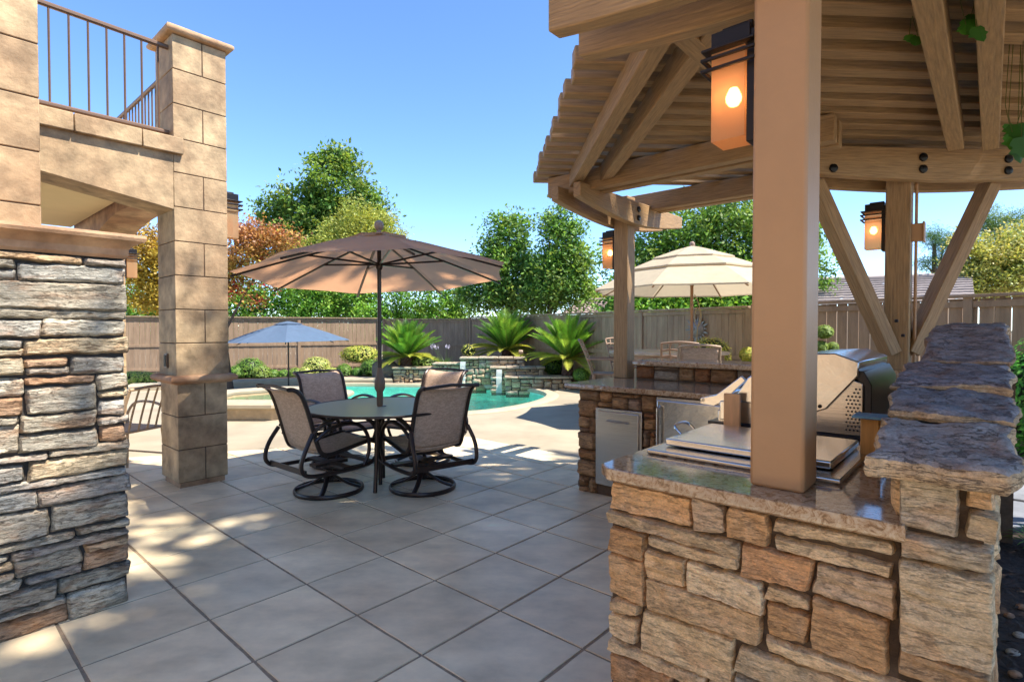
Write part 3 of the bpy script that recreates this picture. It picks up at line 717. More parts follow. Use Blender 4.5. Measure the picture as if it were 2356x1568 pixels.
def lantern(label, loc, rz, scale=1, lit=True, group='wall lanterns', power=.6):
    t = thing('wall_lantern', label, 'lantern', (0, 0, 0), 0, group)
    b = MB(); b.box((.012, 0, .145), (.024, .10, .33)); b.box((.055, 0, .31), (.09, .085, .06)); b.build('back_plate', M['lantern'], t, bevel=.003)
    b = MB()
    for z in (.215, .248):
        # open thin frames round the shade
        b.box((.075, .068, z), (.16, .012, .009)); b.box((.075, -.068, z), (.16, .012, .009)); b.box((.149, 0, z), (.012, .136, .009))
    b.box((.075, 0, .275), (.155, .15, .008)); b.box((.07, 0, .305), (.115, .115, .045)); b.build('cap', M['lantern'], t, bevel=.002)
    b = MB(); x0, x1, y_ = .028, .128, .052
    b.add([(x0,-y_,0),(x1,-y_,0),(x1,y_,0),(x0,y_,0),(x0,-y_,.268),(x1,-y_,.268),(x1,y_,.268),(x0,y_,.268)],
          [(0,1,2,3),(0,1,5,4),(1,2,6,5),(2,3,7,6),(3,0,4,7)])
    b.build('lamp_shade', M['shade'], t, smooth=False)
    if lit:
        b = MB(); b.lathe((.078, 0, .135), [(.0001,-.024),(.014,-.02),(.022,-.008),(.024,.004),(.019,.018),(.012,.032)], 14); b.build('bulb', M['bulb'], t)
    t.location = loc; t.rotation_euler = (0, 0, rz); t.scale = (scale,)*3
    if lit:
        ld_ = bpy.data.lights.new('lantern_light', 'POINT'); lo = bpy.data.objects.new('lantern_light', ld_); col.objects.link(lo); lo.parent = t; lo.location = (.078, 0, .14); ld_.energy = power; ld_.color = (1, .5, .2); ld_.shadow_soft_size = .02
    return t
VAZ = math.atan2(EV.y, EV.x)
lantern('large glowing amber wall lantern on the nearest brown post', U(1.733, .538, 1.948), VAZ, power=.8)
lantern('glowing wall lantern on the distant pergola post above the counter end', U(4.61, 2.726, 1.965), VAZ, 1.05)
lantern('glowing wall lantern on the braced post behind the grill', U(4.825, .607, 1.965), VAZ, 1.0)
lantern('unlit wall lantern on the right side of the tall stucco column', U(2.003, 5.42, 2.23), YAW, 1.25, False)
lantern('unlit wall lantern seen just past the stone pier under the arch', U(2.003, 8.62, 2.06), YAW, 1.15, False)

# ================================================================== GRILL AND COUNTER ITEMS
grill = thing('gas_grill', 'stainless gas grill with closed faceted hood set into the granite counter', 'grill', U(2.98, .7, .914))
b = MB(); bp_ = [(.40,.93),(.93,.93),(.93,1.0),(.88,1.04),(.60,1.12),(.445,1.165),(.40,1.15)]
b.prism([U(2.62, v_, z_) for v_, z_ in bp_], EU*.74); body = b.build('body', M['steel'], grill, bevel=.004)
b = MB(); b.ubox(2.61, 3.37, .375, 1.04, .914, .929); b.build('base_rim', M['black'], grill, bevel=.003)
b = MB(); b.ubox(2.615, 3.365, .90, .985, .94, 1.03); lp = [(.53,1.035),(.57,1.018),(.88,1.035),(.905,1.06),(.85,1.15),(.66,1.262),(.50,1.272),(.412,1.238),(.416,1.18)]
b.prism([U(2.60, v_, z_) for v_, z_ in lp], EU*.78); hood = b.build('hood', M['steel_lid'], grill, bevel=.005)
b = MB(); b.prism([U(2.625, v_, z_) for v_, z_ in ((.372,.95),(.398,.95),(.398,1.135),(.43,1.17),(.43,1.20),(.40,1.20),(.372,1.145))], EU*.73); b.build('back_panel', M['black'], grill, bevel=.003)
b = MB()
for j in range(12):
    for i in range(4 if j > 1 else 2):
        c_ = U(2.6185, .412+.0135*i+(.006 if j % 2 else 0), 1.125-.0155*j)
        b.lathe(c_, [(.0042, 0), (.0042, .001)], 8, ax=(EV, EZ, -EU))
b.build('vent_holes', M['black'], body)
b = MB(); b.lathe(U(2.5995, .553, 1.045), [(.008,0),(.008,.003),(.004,.005)], 10, ax=(EV, EZ, -EU)); b.build('hinge_bolt', M['bolt'], hood)
b = MB(); b.tube([U(2.66, 1.085, 1.02), U(3.32, 1.085, 1.02)], .014, 12)
for u_ in (2.66, 3.30): b.prism([U(u_, 1.10, 1.0), U(u_, 1.095, 1.03), U(u_, 1.02, 1.05), U(u_, .90, 1.15), U(u_, .88, 1.13), U(u_, .985, 1.02), U(u_, 1.03, .995)], EU*.022)
b.build('handle', M['steel_lid'], grill, bevel=.003)
b = MB(); b.ubox(2.63, 3.35, .93, 1.0, .86, .985); cp = b.build('control_panel', M['steel'], grill, bevel=.006)
for k in range(4):
    kb = MB(); kb.lathe(U(2.76+.15*k, 1.001, .925), [(.024,0),(.022,.02),(.018,.028)], 14, ax=(EU, EZ, EV)); kb.build('knob', M['steel_lid'], cp)
sb = thing('side_burner', 'low stainless side burner with flat square lid sunk in the near granite', 'side burner', U(2.1, .64, .914))
b = MB(); b.ubox(1.825, 2.43, .33, .955, .915, .932); b.build('frame', M['steel'], sb, bevel=.006)
b = MB(); b.ubox(1.915, 2.36, .372, .925, .936, .962); ld = b.build('lid', M['steel_lid'], sb, bevel=.006)
b = MB(); b.tube(catmull([U(2.07, .928, .95), U(2.07, .955, .975), U(2.10, .965, .985), U(2.17, .965, .985), U(2.20, .955, .975), U(2.20, .928, .95)], 3), .006, 8); b.build('handle', M['steel_lid'], ld)
wb = thing('wooden_feeder', 'small upright wooden block with a blue top against the wall by the grill', 'wooden box', U(2.29, .335, .914))
b = MB(); b.box(U(2.29, .325, .914+.072), (.06, .055, .144), (EU, EV, EZ)); b.build('body', mat('raw_pine', (.55,.27,.07), .6, .25, 3, .2, 30, stretch=(14,14,1)), wb, bevel=.003)
b = MB(); b.box(U(2.285, .325, 1.064), (.11, .10, .009), (EU, EV, EZ)); b.build('top', mat('blue_top', (.14,.30,.42), .6, .3, 12), wb, bevel=.002)
b = MB(); b.tube(catmull([U(2.40, .52, .919), U(2.38, .45, .92), U(2.34, .40, .919), U(2.30, .375, .92)], 6), .003, 6)
tag(b.build('cable', M['black'], None), 'thin black cable lying on the granite beside the grill', 'cable')
bd = MB(); bd.box(U(2.56, .905, .995), (.018, .075, .16), (EU, EV, EZ)); tag(bd.build('reflection_board', mat('tan_board', (.68,.38,.18), .5, .2, 4, stretch=(8,8,1)), None, bevel=.004), 'tan board added for the post reflection at the left end of the grill', 'reflection board')  # tan board put in for the post's reflection on the grill side

# ================================================================== PATIO TABLE
M['glass'] = water_mat('rippled_glass', (.72,.82,.74), .004, 60)
_t = M['glass'].node_tree; _o = _t.nodes['Material Output']; _s = _o.inputs[0].links[0].from_socket
_d = _t.nodes.new('ShaderNodeBsdfDiffuse'); _d.inputs[0].default_value = (.66,.76,.60,1); _m = _t.nodes.new('ShaderNodeMixShader'); _m.inputs[0].default_value = .5
_t.links.new(_s, _m.inputs[1]); _t.links.new(_d.outputs[0], _m.inputs[2]); _t.links.new(_m.outputs[0], _o.inputs[0])
M['sling'] = mat('sling_fabric', (.56,.39,.27), .85, .30, 60, .35, 260, base2=(.47,.32,.215), stretch=(1,1,2.5))
TC = Vector((-1.14, 4.77, 0))
tb = thing('patio_table', 'round rippled-glass patio table with dark metal rim and umbrella hole', 'table', TC)
b = MB(); b.lathe(TC+EZ*.694, [(.03,0),(.622,0),(.622,.008),(.03,.008)], 64); b.build('tabletop', M['glass'], tb)
b = MB(); b.tube([TC+Vector((.63*math.cos(a), .63*math.sin(a), .697)) for a in [k*math.pi/32 for k in range(64)]], (.011, .010), 8, closed=True, flat=EZ); b.build('rim', M['frame'], tb)
b = MB(); b.tube([TC+Vector((.22*math.cos(a), .22*math.sin(a), .655)) for a in [k*math.pi/16 for k in range(32)]], .011, 8, closed=True)
for k in range(4):
    a = R(75+90*k); b.tube([TC+Vector((.07*math.cos(a), .07*math.sin(a), .66)), TC+Vector((.60*math.cos(a), .60*math.sin(a), .68))], .010, 6)
b.build('under_frame', M['frame'], tb)
b = MB(); b.lathe(TC+EZ*.69, [(.028,0),(.040,.01),(.040,.016),(.026,.018)], 20); b.build('hole_ring', M['bolt'], tb)
for a in (R(-91), R(101)):
    d = Vector((math.cos(a), math.sin(a), 0)); b = MB(); b.tube([TC+d*.17+EZ*.67, TC+d*.18+EZ*.45, TC+d*.20+EZ*.2, TC+d*.235+EZ*.005], (.020, .017), 8, flat=EV); b.build('leg', M['frame'], tb)
# ================================================================== UMBRELLAS
def umbrella(name, label, C, R_, ze, za, n, ph, tilt, cloth, under, pole_m, rib_m, pole_r=.018, base=True, tiers=None, fin=True, scal=.0, vent=.16, zbase=0):
    t = thing(name, label, 'umbrella', (C.x, C.y, zbase)); tx, ty = tilt
    def P_(r, a, z): dx, dy = r*math.cos(a), r*math.sin(a); return Vector((C.x+dx, C.y+dy, z+tx*dx+ty*dy))
    segs = 8; rows = []
    def canopy(nm, r0, r1, z0, z1, sub, sagk=.02, val=.0, m_=cloth):
        b = MB(); rows = []
        for i in range(sub+1):
            s_ = i/sub; r = r0+(r1-r0)*s_; row = []
            for k in range(n):
                for q in range(segs):
                    f = q/segs; a0 = ph+2*math.pi*k/n; a1 = ph+2*math.pi*(k+1)/n
                    chord = math.cos(math.pi/n)/math.cos((f-.5)*2*math.pi/n)
                    rr = r*chord*(1-.03*s_*math.sin(math.pi*f)*(1 if s_ > .5 else s_*2)); a = a0+(a1-a0)*f
                    z = z0+(z1-z0)*(s_**1.12)-sagk*math.sin(math.pi*s_)*math.sin(math.pi*f)+.006*noise.noise(Vector((r*5, a*4, z0)))
                    row.append(P_(rr, a, z))
            rows.append(row)
        if val:
            rows.append([p-EZ*val for p in rows[-1]])
        b.sheet(rows, closed=True); return b.build(nm, m_, t, ang=20, recalc=True)
    if tiers:
        prev = None
        for (r0, r1, z0, z1, nm) in tiers: canopy(nm, r0, r1, z0, z1, 8, .012, .02)
    else:
        canopy('canopy', vent, R_, za-(za-ze)*(vent/R_)*.75, ze, 12, .025)
        canopy('vent_flap', .01, vent+.10, za+.012, za-(za-ze)*((vent+.10)/R_)*.70+.02, 5, .0, .012)
    zr = lambda s_: (za-.02)+(ze-za)*(s_**1.12)-.02
    hub = ze+.10 if not tiers else ze+.12
    for k in range(n):
        a = ph+2*math.pi*k/n; b = MB()
        b.tube([P_(R_*s_*.99, a, zr(s_)+.002) for s_ in (.03,.25,.5,.75,1)], (.009, .013), 6, flat=EZ); b.build('rib', rib_m, t)
        b = MB(); b.tube([P_(.03, a, hub), P_(R_*.50, a, zr(.50))], .009, 6); b.build('strut', rib_m, t)
    b = MB(); b.tube([Vector((C.x, C.y, zbase+.02)), Vector((C.x, C.y, za-.02))], pole_r, 12); b.build('pole', pole_m, t)
    b = MB(); b.lathe(Vector((C.x, C.y, hub-.05)), [(pole_r+.003,0),(pole_r+.012,.02),(pole_r+.012,.05),(pole_r+.003,.07)], 14); b.build('hub', rib_m, t)
    if fin:
        b = MB(); b.lathe(Vector((C.x, C.y, za-.01)), [(.030,0),(.034,.012),(.020,.03),(.018,.045),(.034,.06),(.042,.085),(.038,.112),(.020,.13),(.003,.136)], 18); b.build('finial', under, t)
    return t
M['cloth_tan'] = bpy.data.materials.new('tan_canopy'); 
def cloth_mat(name, c, trans=.35, tc=None):
    m = bpy.data.materials.new(name); m.use_nodes = True; t = m.node_tree; N = t.nodes; L = t.links; b = N['Principled BSDF']
    b.inputs['Base Color'].default_value = (*c, 1); b.inputs['Roughness'].default_value = .85; b.inputs['Specular IOR Level'].default_value = .2
    nz = N.new('ShaderNodeTexNoise'); nz.inputs['Scale'].default_value = 9; nz.inputs['Detail'].default_value = 6
    tcn = N.new('ShaderNodeTexCoord'); L.new(tcn.outputs['Object'], nz.inputs['Vector'])
    mr = N.new('ShaderNodeMapRange'); mr.inputs[3].default_value = .82; mr.inputs[4].default_value = 1.15; L.new(nz.outputs[0], mr.inputs[0])
    v = N.new('ShaderNodeVectorMath'); v.operation = 'SCALE'; v.inputs[0].default_value = c; L.new(mr.outputs[0], v.inputs['Scale']); L.new(v.outputs[0], b.inputs['Base Color'])
    bp = N.new('ShaderNodeBump'); bp.inputs['Strength'].default_value = .25; bp.inputs['Distance'].default_value = .02; L.new(nz.outputs[0], bp.inputs['Height']); L.new(bp.outputs[0], b.inputs['Normal'])
    tr = N.new('ShaderNodeBsdfTranslucent'); tr.inputs[0].default_value = (*(tc or c), 1)
    mx = N.new('ShaderNodeMixShader'); mx.inputs[0].default_value = trans; L.new(b.outputs[0], mx.inputs[1]); L.new(tr.outputs[0], mx.inputs[2]); L.new(mx.outputs[0], N['Material Output'].inputs[0]); return m
M['cloth_tan'] = cloth_mat('tan_canopy', (.40,.27,.185), .42, (.95,.50,.26)); M['cloth_blue'] = cloth_mat('blue_canopy', (.10,.145,.22), .2, (.14,.20,.33)); M['cloth_cream'] = cloth_mat('cream_canopy', (.56,.47,.33), .3, (.7,.56,.38))
M['trim'] = cloth_mat('brown_trim', (.17,.11,.065), .1); M['wood_pole'] = mat('wood_pole', (.30,.155,.07), .45, .2, 4, stretch=(10,10,1)); M['finial'] = mat('finial', (.30,.20,.14), .5)
um = umbrella('patio_umbrella', 'large tan market umbrella with dark ribs through the glass table', Vector((-1.15, 4.74, 0)), 1.16, 1.835, 2.19, 8, R(205), (.04, -.06), M['cloth_tan'], M['finial'], M['frame'], M['frame'])
b = MB(); b.lathe((-1.15, 4.74, .86), [(.020,-.16),(.028,-.14),(.028,-.03),(.045,0),(.047,.06),(.030,.12),(.024,.17),(.020,.18)], 16); b.build('crank_housing', mat('housing', (.16,.10,.06), .5), um)
umbrella('pool_umbrella', 'blue umbrella standing beyond the spa in front of the left fence', Vector((-5.35, 13.05, 0)), 1.42, 1.09, 1.56, 8, R(20), (.02, .0), M['cloth_blue'], M['cloth_blue'], M['frame'], M['frame'], fin=False, vent=.22, zbase=0)
CU = Vector((2.73, 8.3, 0)); ze = 1.96
umbrella('tiered_umbrella', 'cream three-tiered umbrella with wooden pole over the bar-height dining table', CU, 1.52, ze, 2.58, 8, R(8), (0, 0), M['cloth_cream'], M['finial'], M['wood_pole'], M['wood_pole'], .024,
         tiers=[(.80, 1.52, 2.30, ze, 'canopy'), (.46, .98, 2.47, 2.27, 'middle_tier'), (.01, .62, 2.64, 2.44, 'top_tier')])
b = MB(); b.tube(catmull([CU+Vector((.03,-.03,1.9)), CU+Vector((.09,-.05,1.75)), CU+Vector((.13,-.05,1.55)), CU+Vector((.08,-.05,1.42)), CU+Vector((.03,-.04,1.5)), CU+Vector((.06,-.05,1.7)), CU+Vector((.11,-.06,1.6)), CU+Vector((.07,-.06,1.38)), CU+Vector((.06,-.05,1.15))], 5), .007, 6)
tag(b.build('rope', mat('rope', (.35,.26,.13), .9), None), 'coiled tan rope hanging from the wooden pole of the cream umbrella', 'rope')
# ================================================================== SWIVEL CHAIRS
def swivel():
    t = thing('swivel_chair', '', 'chair', (0, 0, 0), 0, 'swivel rocker chairs round the glass table')
    side = catmull([(.33,.385),(.30,.425),(.18,.415),(0,.385),(-.14,.365),(-.215,.39),(-.255,.48),(-.30,.64),(-.345,.78),(-.385,.865),(-.44,.905),(-.485,.91)] and [Vector((x, 0, z)) for x, z in [(.33,.385),(.30,.425),(.18,.415),(0,.385),(-.14,.365),(-.215,.39),(-.255,.48),(-.30,.64),(-.345,.78),(-.385,.865),(-.44,.905),(-.485,.91)]], 4)
    for sg in (-1, 1):
        b = MB(); b.tube([p+Vector((0, .245*sg*(1-.0*i), 0)) for i, p in enumerate(side)], (.017, .018), 8, flat=(0, 1, 0)); b.build('side_rail', M['frame'], t)
    k5 = [i for i in range(len(side))]
    n0 = 22
    def sling(nm, pts):
        rows = []
        for i, p in enumerate(pts):
            row = []
            for j in range(13):
                y = -.235+.47*j/12; sag = .018*math.cos(math.pi*(j/12-.5))
                d = (pts[min(i+1, len(pts)-1)]-pts[max(i-1, 0)]).normalized(); nrm = Vector((d.z, 0, -d.x))
                if nrm.x < 0 and abs(d.z) > .5: nrm = -nrm
                row.append(p+Vector((0, y, 0))-Vector((.5*abs(d.z), 0, abs(d.x)))*sag)
            rows.append(row)
        b = MB(); b.sheet(rows); b.build(nm, M['sling'], t, thick=.004)
    sling('seat', side[1:n0]); sling('backrest', side[n0-1:])
    b = MB(); b.tube([Vector((-.485, -.245, .91)), Vector((-.478, 0, .925)), Vector((-.485, .245, .91))], .013, 8); b.build('top_rail', M['frame'], t)
    b = MB(); b.tube([Vector((.33, -.245, .385)), Vector((.33, .245, .385))], .012, 8); b.box((-.365, 0, .262), (.012, .56, .042)); b.box((.245, 0, .245), (.012, .56, .035)); b.tube([Vector((-.21, -.245, .385)), Vector((-.21, .245, .385))], .011, 6)
    b.build('cross_bar', M['frame'], t)
    for sg in (-1, 1):
        y = .285*sg
        b = MB(); q = lambda L: [Vector((x, y+dy*sg, z)) for x, z, dy in L]
        b.tube(catmull(q([(-.285,.56,-.03),(-.22,.62,.0),(-.08,.665,.02),(.08,.665,.02),(.20,.640,.01),(.27,.625,0)]), 5), [(.013,.020)]*0 or (.014, .026), 8, flat=EZ)
        b.lathe(Vector((.285, y, .618)), [(.0001,-.022),(.018,-.018),(.026,0),(.018,.018),(.0001,.022)], 12, ax=(Vector((1,0,0)), EZ, Vector((0,1,0)))); b.build('armrest', M['frame'], t)
        b = MB()
        b.tube(catmull(q([(.16,.635,0),(.25,.56,0),(.295,.44,0),(.285,.32,0),(.22,.245,0),(.05,.225,0),(-.18,.225,0),(-.33,.235,0),(-.395,.275,0),(-.405,.345,0),(-.37,.44,0),(-.30,.555,-.02)]), 5), (.017, .017), 8, flat=(0, 1, 0))
        b.tube(catmull(q([(-.27,.49,-.03),(-.16,.575,-.01),(0,.60,0),(.12,.565,0),(.19,.47,0),(.20,.34,0),(.15,.235,0)]), 5), .0155, 8)
        b.build('arm_frame', M['frame'], t)
    b = MB(); b.tube([Vector((.275*math.cos(a), .275*math.sin(a), .018)) for a in [k*math.pi/20 for k in range(40)]], (.020, .012), 8, closed=True, flat=EZ); b.build('base_ring', M['frame'], t)
    for k in range(4):
        a = R(45+90*k); d = Vector((math.cos(a), math.sin(a), 0)); b = MB()
        b.tube(catmull([d*.268+EZ*.025, d*.17+EZ*.055, d*.09+EZ*.10, d*.035+EZ*.135], 5), (.012, .021), 8, flat=EZ); b.build('leg', M['frame'], t)
    b = MB(); b.lathe((0, 0, .10), [(.045,0),(.05,.02),(.03,.04),(.03,.08),(.065,.10),(.07,.125),(.06,.15)], 16); b.box((0, 0, .238), (.30, .10, .022)); b.box((0, 0, .238), (.08, .56, .020))
    b.build('swivel_column', M['frame'], t); return t
sw = swivel()
spots = [((-1.55,4.60), 50, 'swivel chair with its back to the left near side of the glass table'),
         ((-.77,4.68), 128, 'swivel chair with its back to the right near side of the glass table'),
         ((-1.74,5.52), -42, 'swivel chair behind the left side of the glass table, facing the camera'),
         ((-.93,5.66), -117, 'swivel chair behind the right side of the glass table, turned to the camera')]
for i, ((x, y), a, lb) in enumerate(spots):
    o = sw if i == 0 else dup(sw)
    o.location = (x, y, .009); o.rotation_euler = (0, 0, R(a)); o['label'] = lb
# ================================================================== CAST CHAIRS AND DINING TABLE
M['cast'] = mat('cast_aluminium', (.26,.17,.115), .5, .2, 20, metal=.2); M['tanframe'] = mat('tan_frame', (.42,.29,.18), .5, .15, 10)
def cast_chair(label, sh, bh, mt, solid=False, lean=.10, group='chairs at the bar-height dining table', slats=False):
    t = thing('dining_chair', label, 'chair', (0, 0, 0), 0, group); w_ = .225
    top = lambda s_: -.20-lean*s_-.03*s_*s_; zz = lambda s_: sh+(bh-sh)*s_
    b = MB()
    for sg in (-1, 1): b.tube([Vector((top(k/6), w_*sg*(1-.04*k/6), zz(k/6))) for k in range(7)], (.012, .016), 8, flat=(1, 0, 0))
    arc = [Vector((top(1)-.03*math.cos(math.pi*(k/8-.5)), w_*.96*(k/4-1), zz(1)+.02*math.cos(math.pi*(k/8-.5)))) for k in range(9)]
    b.tube(arc, (.014, .016), 8, flat=EZ); bf = b.build('back_frame', mt, t)
    if solid:
        rows = [[Vector((top(s_/6)-.012*math.cos(math.pi*(j/8-.5)), -w_*.95+w_*1.9*j/8, zz(.08+.9*s_/6))) for j in range(9)] for s_ in range(7)]
        b = MB(); b.sheet(rows); b.build('backrest', M['sling'], t, thick=.004)
    else:
        b = MB()
        ny_ = 4 if not slats else 5
        for j in range(1, ny_): b.tube([Vector((top(s_/8)-.02*math.cos(math.pi*(j/ny_-.5)), -w_+2*w_*j/ny_+(.0 if slats else .010*math.sin(s_*1.7+j)), zz(s_/8))) for s_ in range(9)], (.006, .012), 6, flat=(1, 0, 0))
        if not slats:
            for k in range(1, 6): b.tube([Vector((top(k/6)-.025*math.cos(math.pi*(j/8-.5)), -w_+2*w_*j/8, zz(k/6)+.008*math.sin(j*1.6+k))) for j in range(9)], (.006, .012), 6, flat=(1, 0, 0))
        b.build('backrest', mt, t)
    rows = [[Vector((-.22+.46*i/6, -w_+2*w_*j/6, sh-.012*math.cos(math.pi*(j/6-.5))*math.cos(math.pi*(i/6-.5)))) for j in range(7)] for i in range(7)]
    b = MB(); b.sheet(rows); b.build('seat', M['sling'] if solid else mt, t, thick=.02)
    for sx in (-1, 1):
        for sy in (-1, 1):
            b = MB(); b.tube([Vector((.02+.21*sx, w_*sy, sh)), Vector((.02+.23*sx, (w_+.01)*sy, sh*.5)), Vector((.02+.26*sx, (w_+.03)*sy, 0))], .014, 8); b.build('leg', mt, t)
    for sy in (-1, 1):
        b = MB(); b.tube(catmull([Vector((top(.45), w_*sy, zz(.45))), Vector((-.05, (w_+.03)*sy, sh+.22)), Vector((.16, (w_+.03)*sy, sh+.21)), Vector((.24, (w_+.01)*sy, sh+.10)), Vector((.23, w_*sy, sh))], 4), (.012, .018), 8, flat=EZ); b.build('armrest', mt, t)
    b = MB()
    for sy in (-1, 1): b.tube([Vector((-.21, (w_+.015)*sy, sh*.4)), Vector((.25, (w_+.015)*sy, sh*.4))], .010, 6)
    b.tube([Vector((.25, -w_-.01, sh*.4)), Vector((.25, w_+.01, sh*.4))], .010, 6); b.build('footrest', mt, t)
    return t
c1 = cast_chair('lattice-backed bar chair left of the cream umbrella table beside the fan palm', .72, 1.20, M['cast'], lean=.16)
c1.location = (1.42, 8.15, 0); c1.rotation_euler = (0, 0, R(-12))
c2 = dup(c1, loc=(2.16, 7.0, 0), rz=R(72), label='lattice-backed bar chair with its back to the stone bar')
c3 = dup(c1, loc=(2.05, 9.55, 0), rz=R(-62), label='lattice-backed bar chair on the far side of the cream umbrella table')
c4 = cast_chair('sling-backed bar chair standing right behind the raised granite bar', .72, 1.185, M['tanframe'], True, lean=.05); c4.location = (2.02, 6.12, 0); c4.rotation_euler = (0, 0, R(88))
c5 = cast_chair('tan slat-backed chair between the stone pier and the column', .44, .83, M['tanframe'], lean=.10, group=None, slats=True); c5.location = (-3.60, 5.05, .009); c5.rotation_euler = (0, 0, R(165))
del_ = c5.get('group')
DC = Vector((2.36, 8.25, 0))
dt = thing('dining_table', 'round bar-height table with a stone top under the cream tiered umbrella', 'table', DC)
b = MB(); b.lathe(DC+EZ*1.005, [(.03,0),(.85,0),(.88,.01),(.88,.03),(.86,.04),(.03,.04)], 48); b.build('tabletop', mat('table_stone', (.42,.34,.25), .4, .3, 14), dt)
b = MB(); b.lathe(DC+EZ*.93, [(.78,0),(.80,0),(.80,.075),(.78,.075)], 40); b.build('apron', M['cast'], dt)
for k in range(4):
    a = R(45+90*k); d = Vector((math.cos(a), math.sin(a), 0)); b = MB(); b.tube(catmull([DC+d*.7+EZ*1.0, DC+d*.62+EZ*.6, DC+d*.64+EZ*.3, DC+d*.72], 4), .025, 8); b.build('leg', M['cast'], dt)
# ================================================================== FENCES
def fence(label, P0, P1, z0, z1, pitch=2.4, side=1, gap=.006, rails=(.97, .52, .12), name='wooden_fence', bw=.135, fr=True):
    P0 = Vector((*P0, 0)); P1 = Vector((*P1, 0)); d = (P1-P0).normalized(); L_ = (P1-P0).length; nr = Vector((d.y, -d.x, 0))*side
    t = thing(name, label, 'fence', P0); rg = random.Random(int(L_*10)); b = MB(); x = 0
    ax = (d, nr, EZ)
    while x < L_-.02:
        w2 = min(bw, L_-x); b.box(P0+d*(x+w2/2)+nr*rg.uniform(-.003, .003)+EZ*((z0+z1)/2-.02+rg.uniform(-.004, .004)), (w2-gap*rg.uniform(.5, 1.5), .018, z1-z0-.04), ax, None); x += w2
    b.build('boards', M['fence'], t, smooth=False)
    n = max(1, round(L_/pitch))
    for k in range(n+1):
        b = MB(); b.box(P0+d*(L_*k/n)+nr*.03+EZ*((z0+z1)/2-.01), (.09, .04, z1-z0-.03), ax); b.build('post', M['fence'], t, bevel=.004)
    for rz_ in rails:
        b = MB(); b.box(P0+d*(L_/2)+nr*.022+EZ*(z0+(z1-z0)*rz_-.02), (L_, .026, .075), ax); b.build('rail', M['fence'], t, bevel=.003)
    b = MB(); b.box(P0+d*(L_/2)+nr*.01+EZ*(z1-.01), (L_+.04, .13, .035), ax); b.build('cap_rail', M['fence'], t, bevel=.004)
    return t
fence('sunlit taupe board fence behind the blue umbrella on the left', (-16.0, 13.6), (-4.5, 18.4), 0, 1.76)
fence('shaded board fence behind the waterfall, cycads and cream umbrella', (-1.3, 17.3), (3.98, 9.15), 0, 1.76)
fence('short shaded board fence at the corner behind the left cycad', (-4.35, 18.6), (-1.4, 17.4), 0, 1.72)
fence('dark board fence with light between its boards behind the braced post', (4.02, 9.05), (6.9, 4.0), 0, 1.78, gap=.014, rails=(.95,), bw=.15)
# ================================================================== VEGETATION
def leafmesh(name, parent, pos, colr, size, aspect=.5, up=.35, seed=0, mt=None, kind=None, label=None, bend=True):
    r = np.random.default_rng(seed); n = len(pos); pos = np.asarray(pos); colr = np.asarray(colr)
    if parent is not None:
        Mi = np.array(MATX[parent.name].inverted()); pos = pos@Mi[:3, :3].T+Mi[:3, 3]
    nr = r.normal(size=(n, 3)); nr[:, 2] = np.abs(nr[:, 2])+up; nr /= np.linalg.norm(nr, axis=1)[:, None]
    a = np.cross(nr, r.normal(size=(n, 3))); a /= np.linalg.norm(a, axis=1)[:, None]; bb = np.cross(nr, a)
    s = np.asarray(size)*r.uniform(.65, 1.35, n); s = s[:, None]
    v = np.empty((n, 4, 3)); v[:, 0] = pos-a*s*.5; v[:, 1] = pos+bb*s*aspect*.5-nr*s*.08; v[:, 2] = pos+a*s*.5-nr*s*.12; v[:, 3] = pos-bb*s*aspect*.5-nr*s*.08
    me = bpy.data.meshes.new(name); me.vertices.add(n*4); me.vertices.foreach_set('co', v.ravel()); me.loops.add(n*4); me.loops.foreach_set('vertex_index', np.arange(n*4, dtype=np.int32))
    me.polygons.add(n); me.polygons.foreach_set('loop_start', np.arange(0, n*4, 4, dtype=np.int32)); me.polygons.foreach_set('loop_total', np.full(n, 4, dtype=np.int32)); me.update(calc_edges=True)
    ca = me.color_attributes.new('Col', 'FLOAT_COLOR', 'CORNER'); c4 = np.ones((n*4, 4), dtype=np.float32); c4[:, :3] = np.repeat(np.clip(colr, 0, 1), 4, axis=0); ca.data.foreach_set('color', c4.ravel())
    me.materials.append(mt or M['leaf']); o = bpy.data.objects.new(name, me); col.objects.link(o)
    if parent is not None: o.parent = parent; MATX[o.name] = MATX[parent.name]
    if kind: o['kind'] = kind
    if label: o['label'] = label
    return o
def cloud(blobs, nclump, nleaf, cr, pal, seed, shell=.55, jit=.22, zcol=None):
    # blobs: (centre, radius or radii). leaves gathered in clumps through the outer part of every blob
    r = np.random.default_rng(seed); P_, C_ = [], []
    vol = np.array([(b_[1] if not isinstance(b_[1], tuple) else (b_[1][0]*b_[1][1]*b_[1][2])**(1/3))**2.2 for b_ in blobs]); vol = vol/vol.sum()
    pal = np.asarray(pal)
    for (c, rad), f in zip(blobs, vol):
        rad = np.array(rad if isinstance(rad, tuple) else (rad,)*3); k = max(3, int(nclump*f)); d = r.normal(size=(k, 3)); d /= np.linalg.norm(d, axis=1)[:, None]
        cc = np.array(c)+d*rad*(shell+(1-shell)*r.uniform(0, 1, (k, 1))**.6)
        for q in cc:
            nl = int(nleaf*r.uniform(.4, 1.5)); crr = cr*r.uniform(.6, 1.4)
            pp = q+r.normal(size=(nl, 3))*crr*np.array([1, 1, .75]); base = pal[r.integers(len(pal))] if zcol is None else zcol(q, r)
            cl = base*r.uniform(.82, 1.18)*(1+jit*r.normal(size=(nl, 1))*.8); P_.append(pp); C_.append(cl*np.array([1.9, 1.62, 1.75]))
    return np.concatenate(P_), np.concatenate(C_)
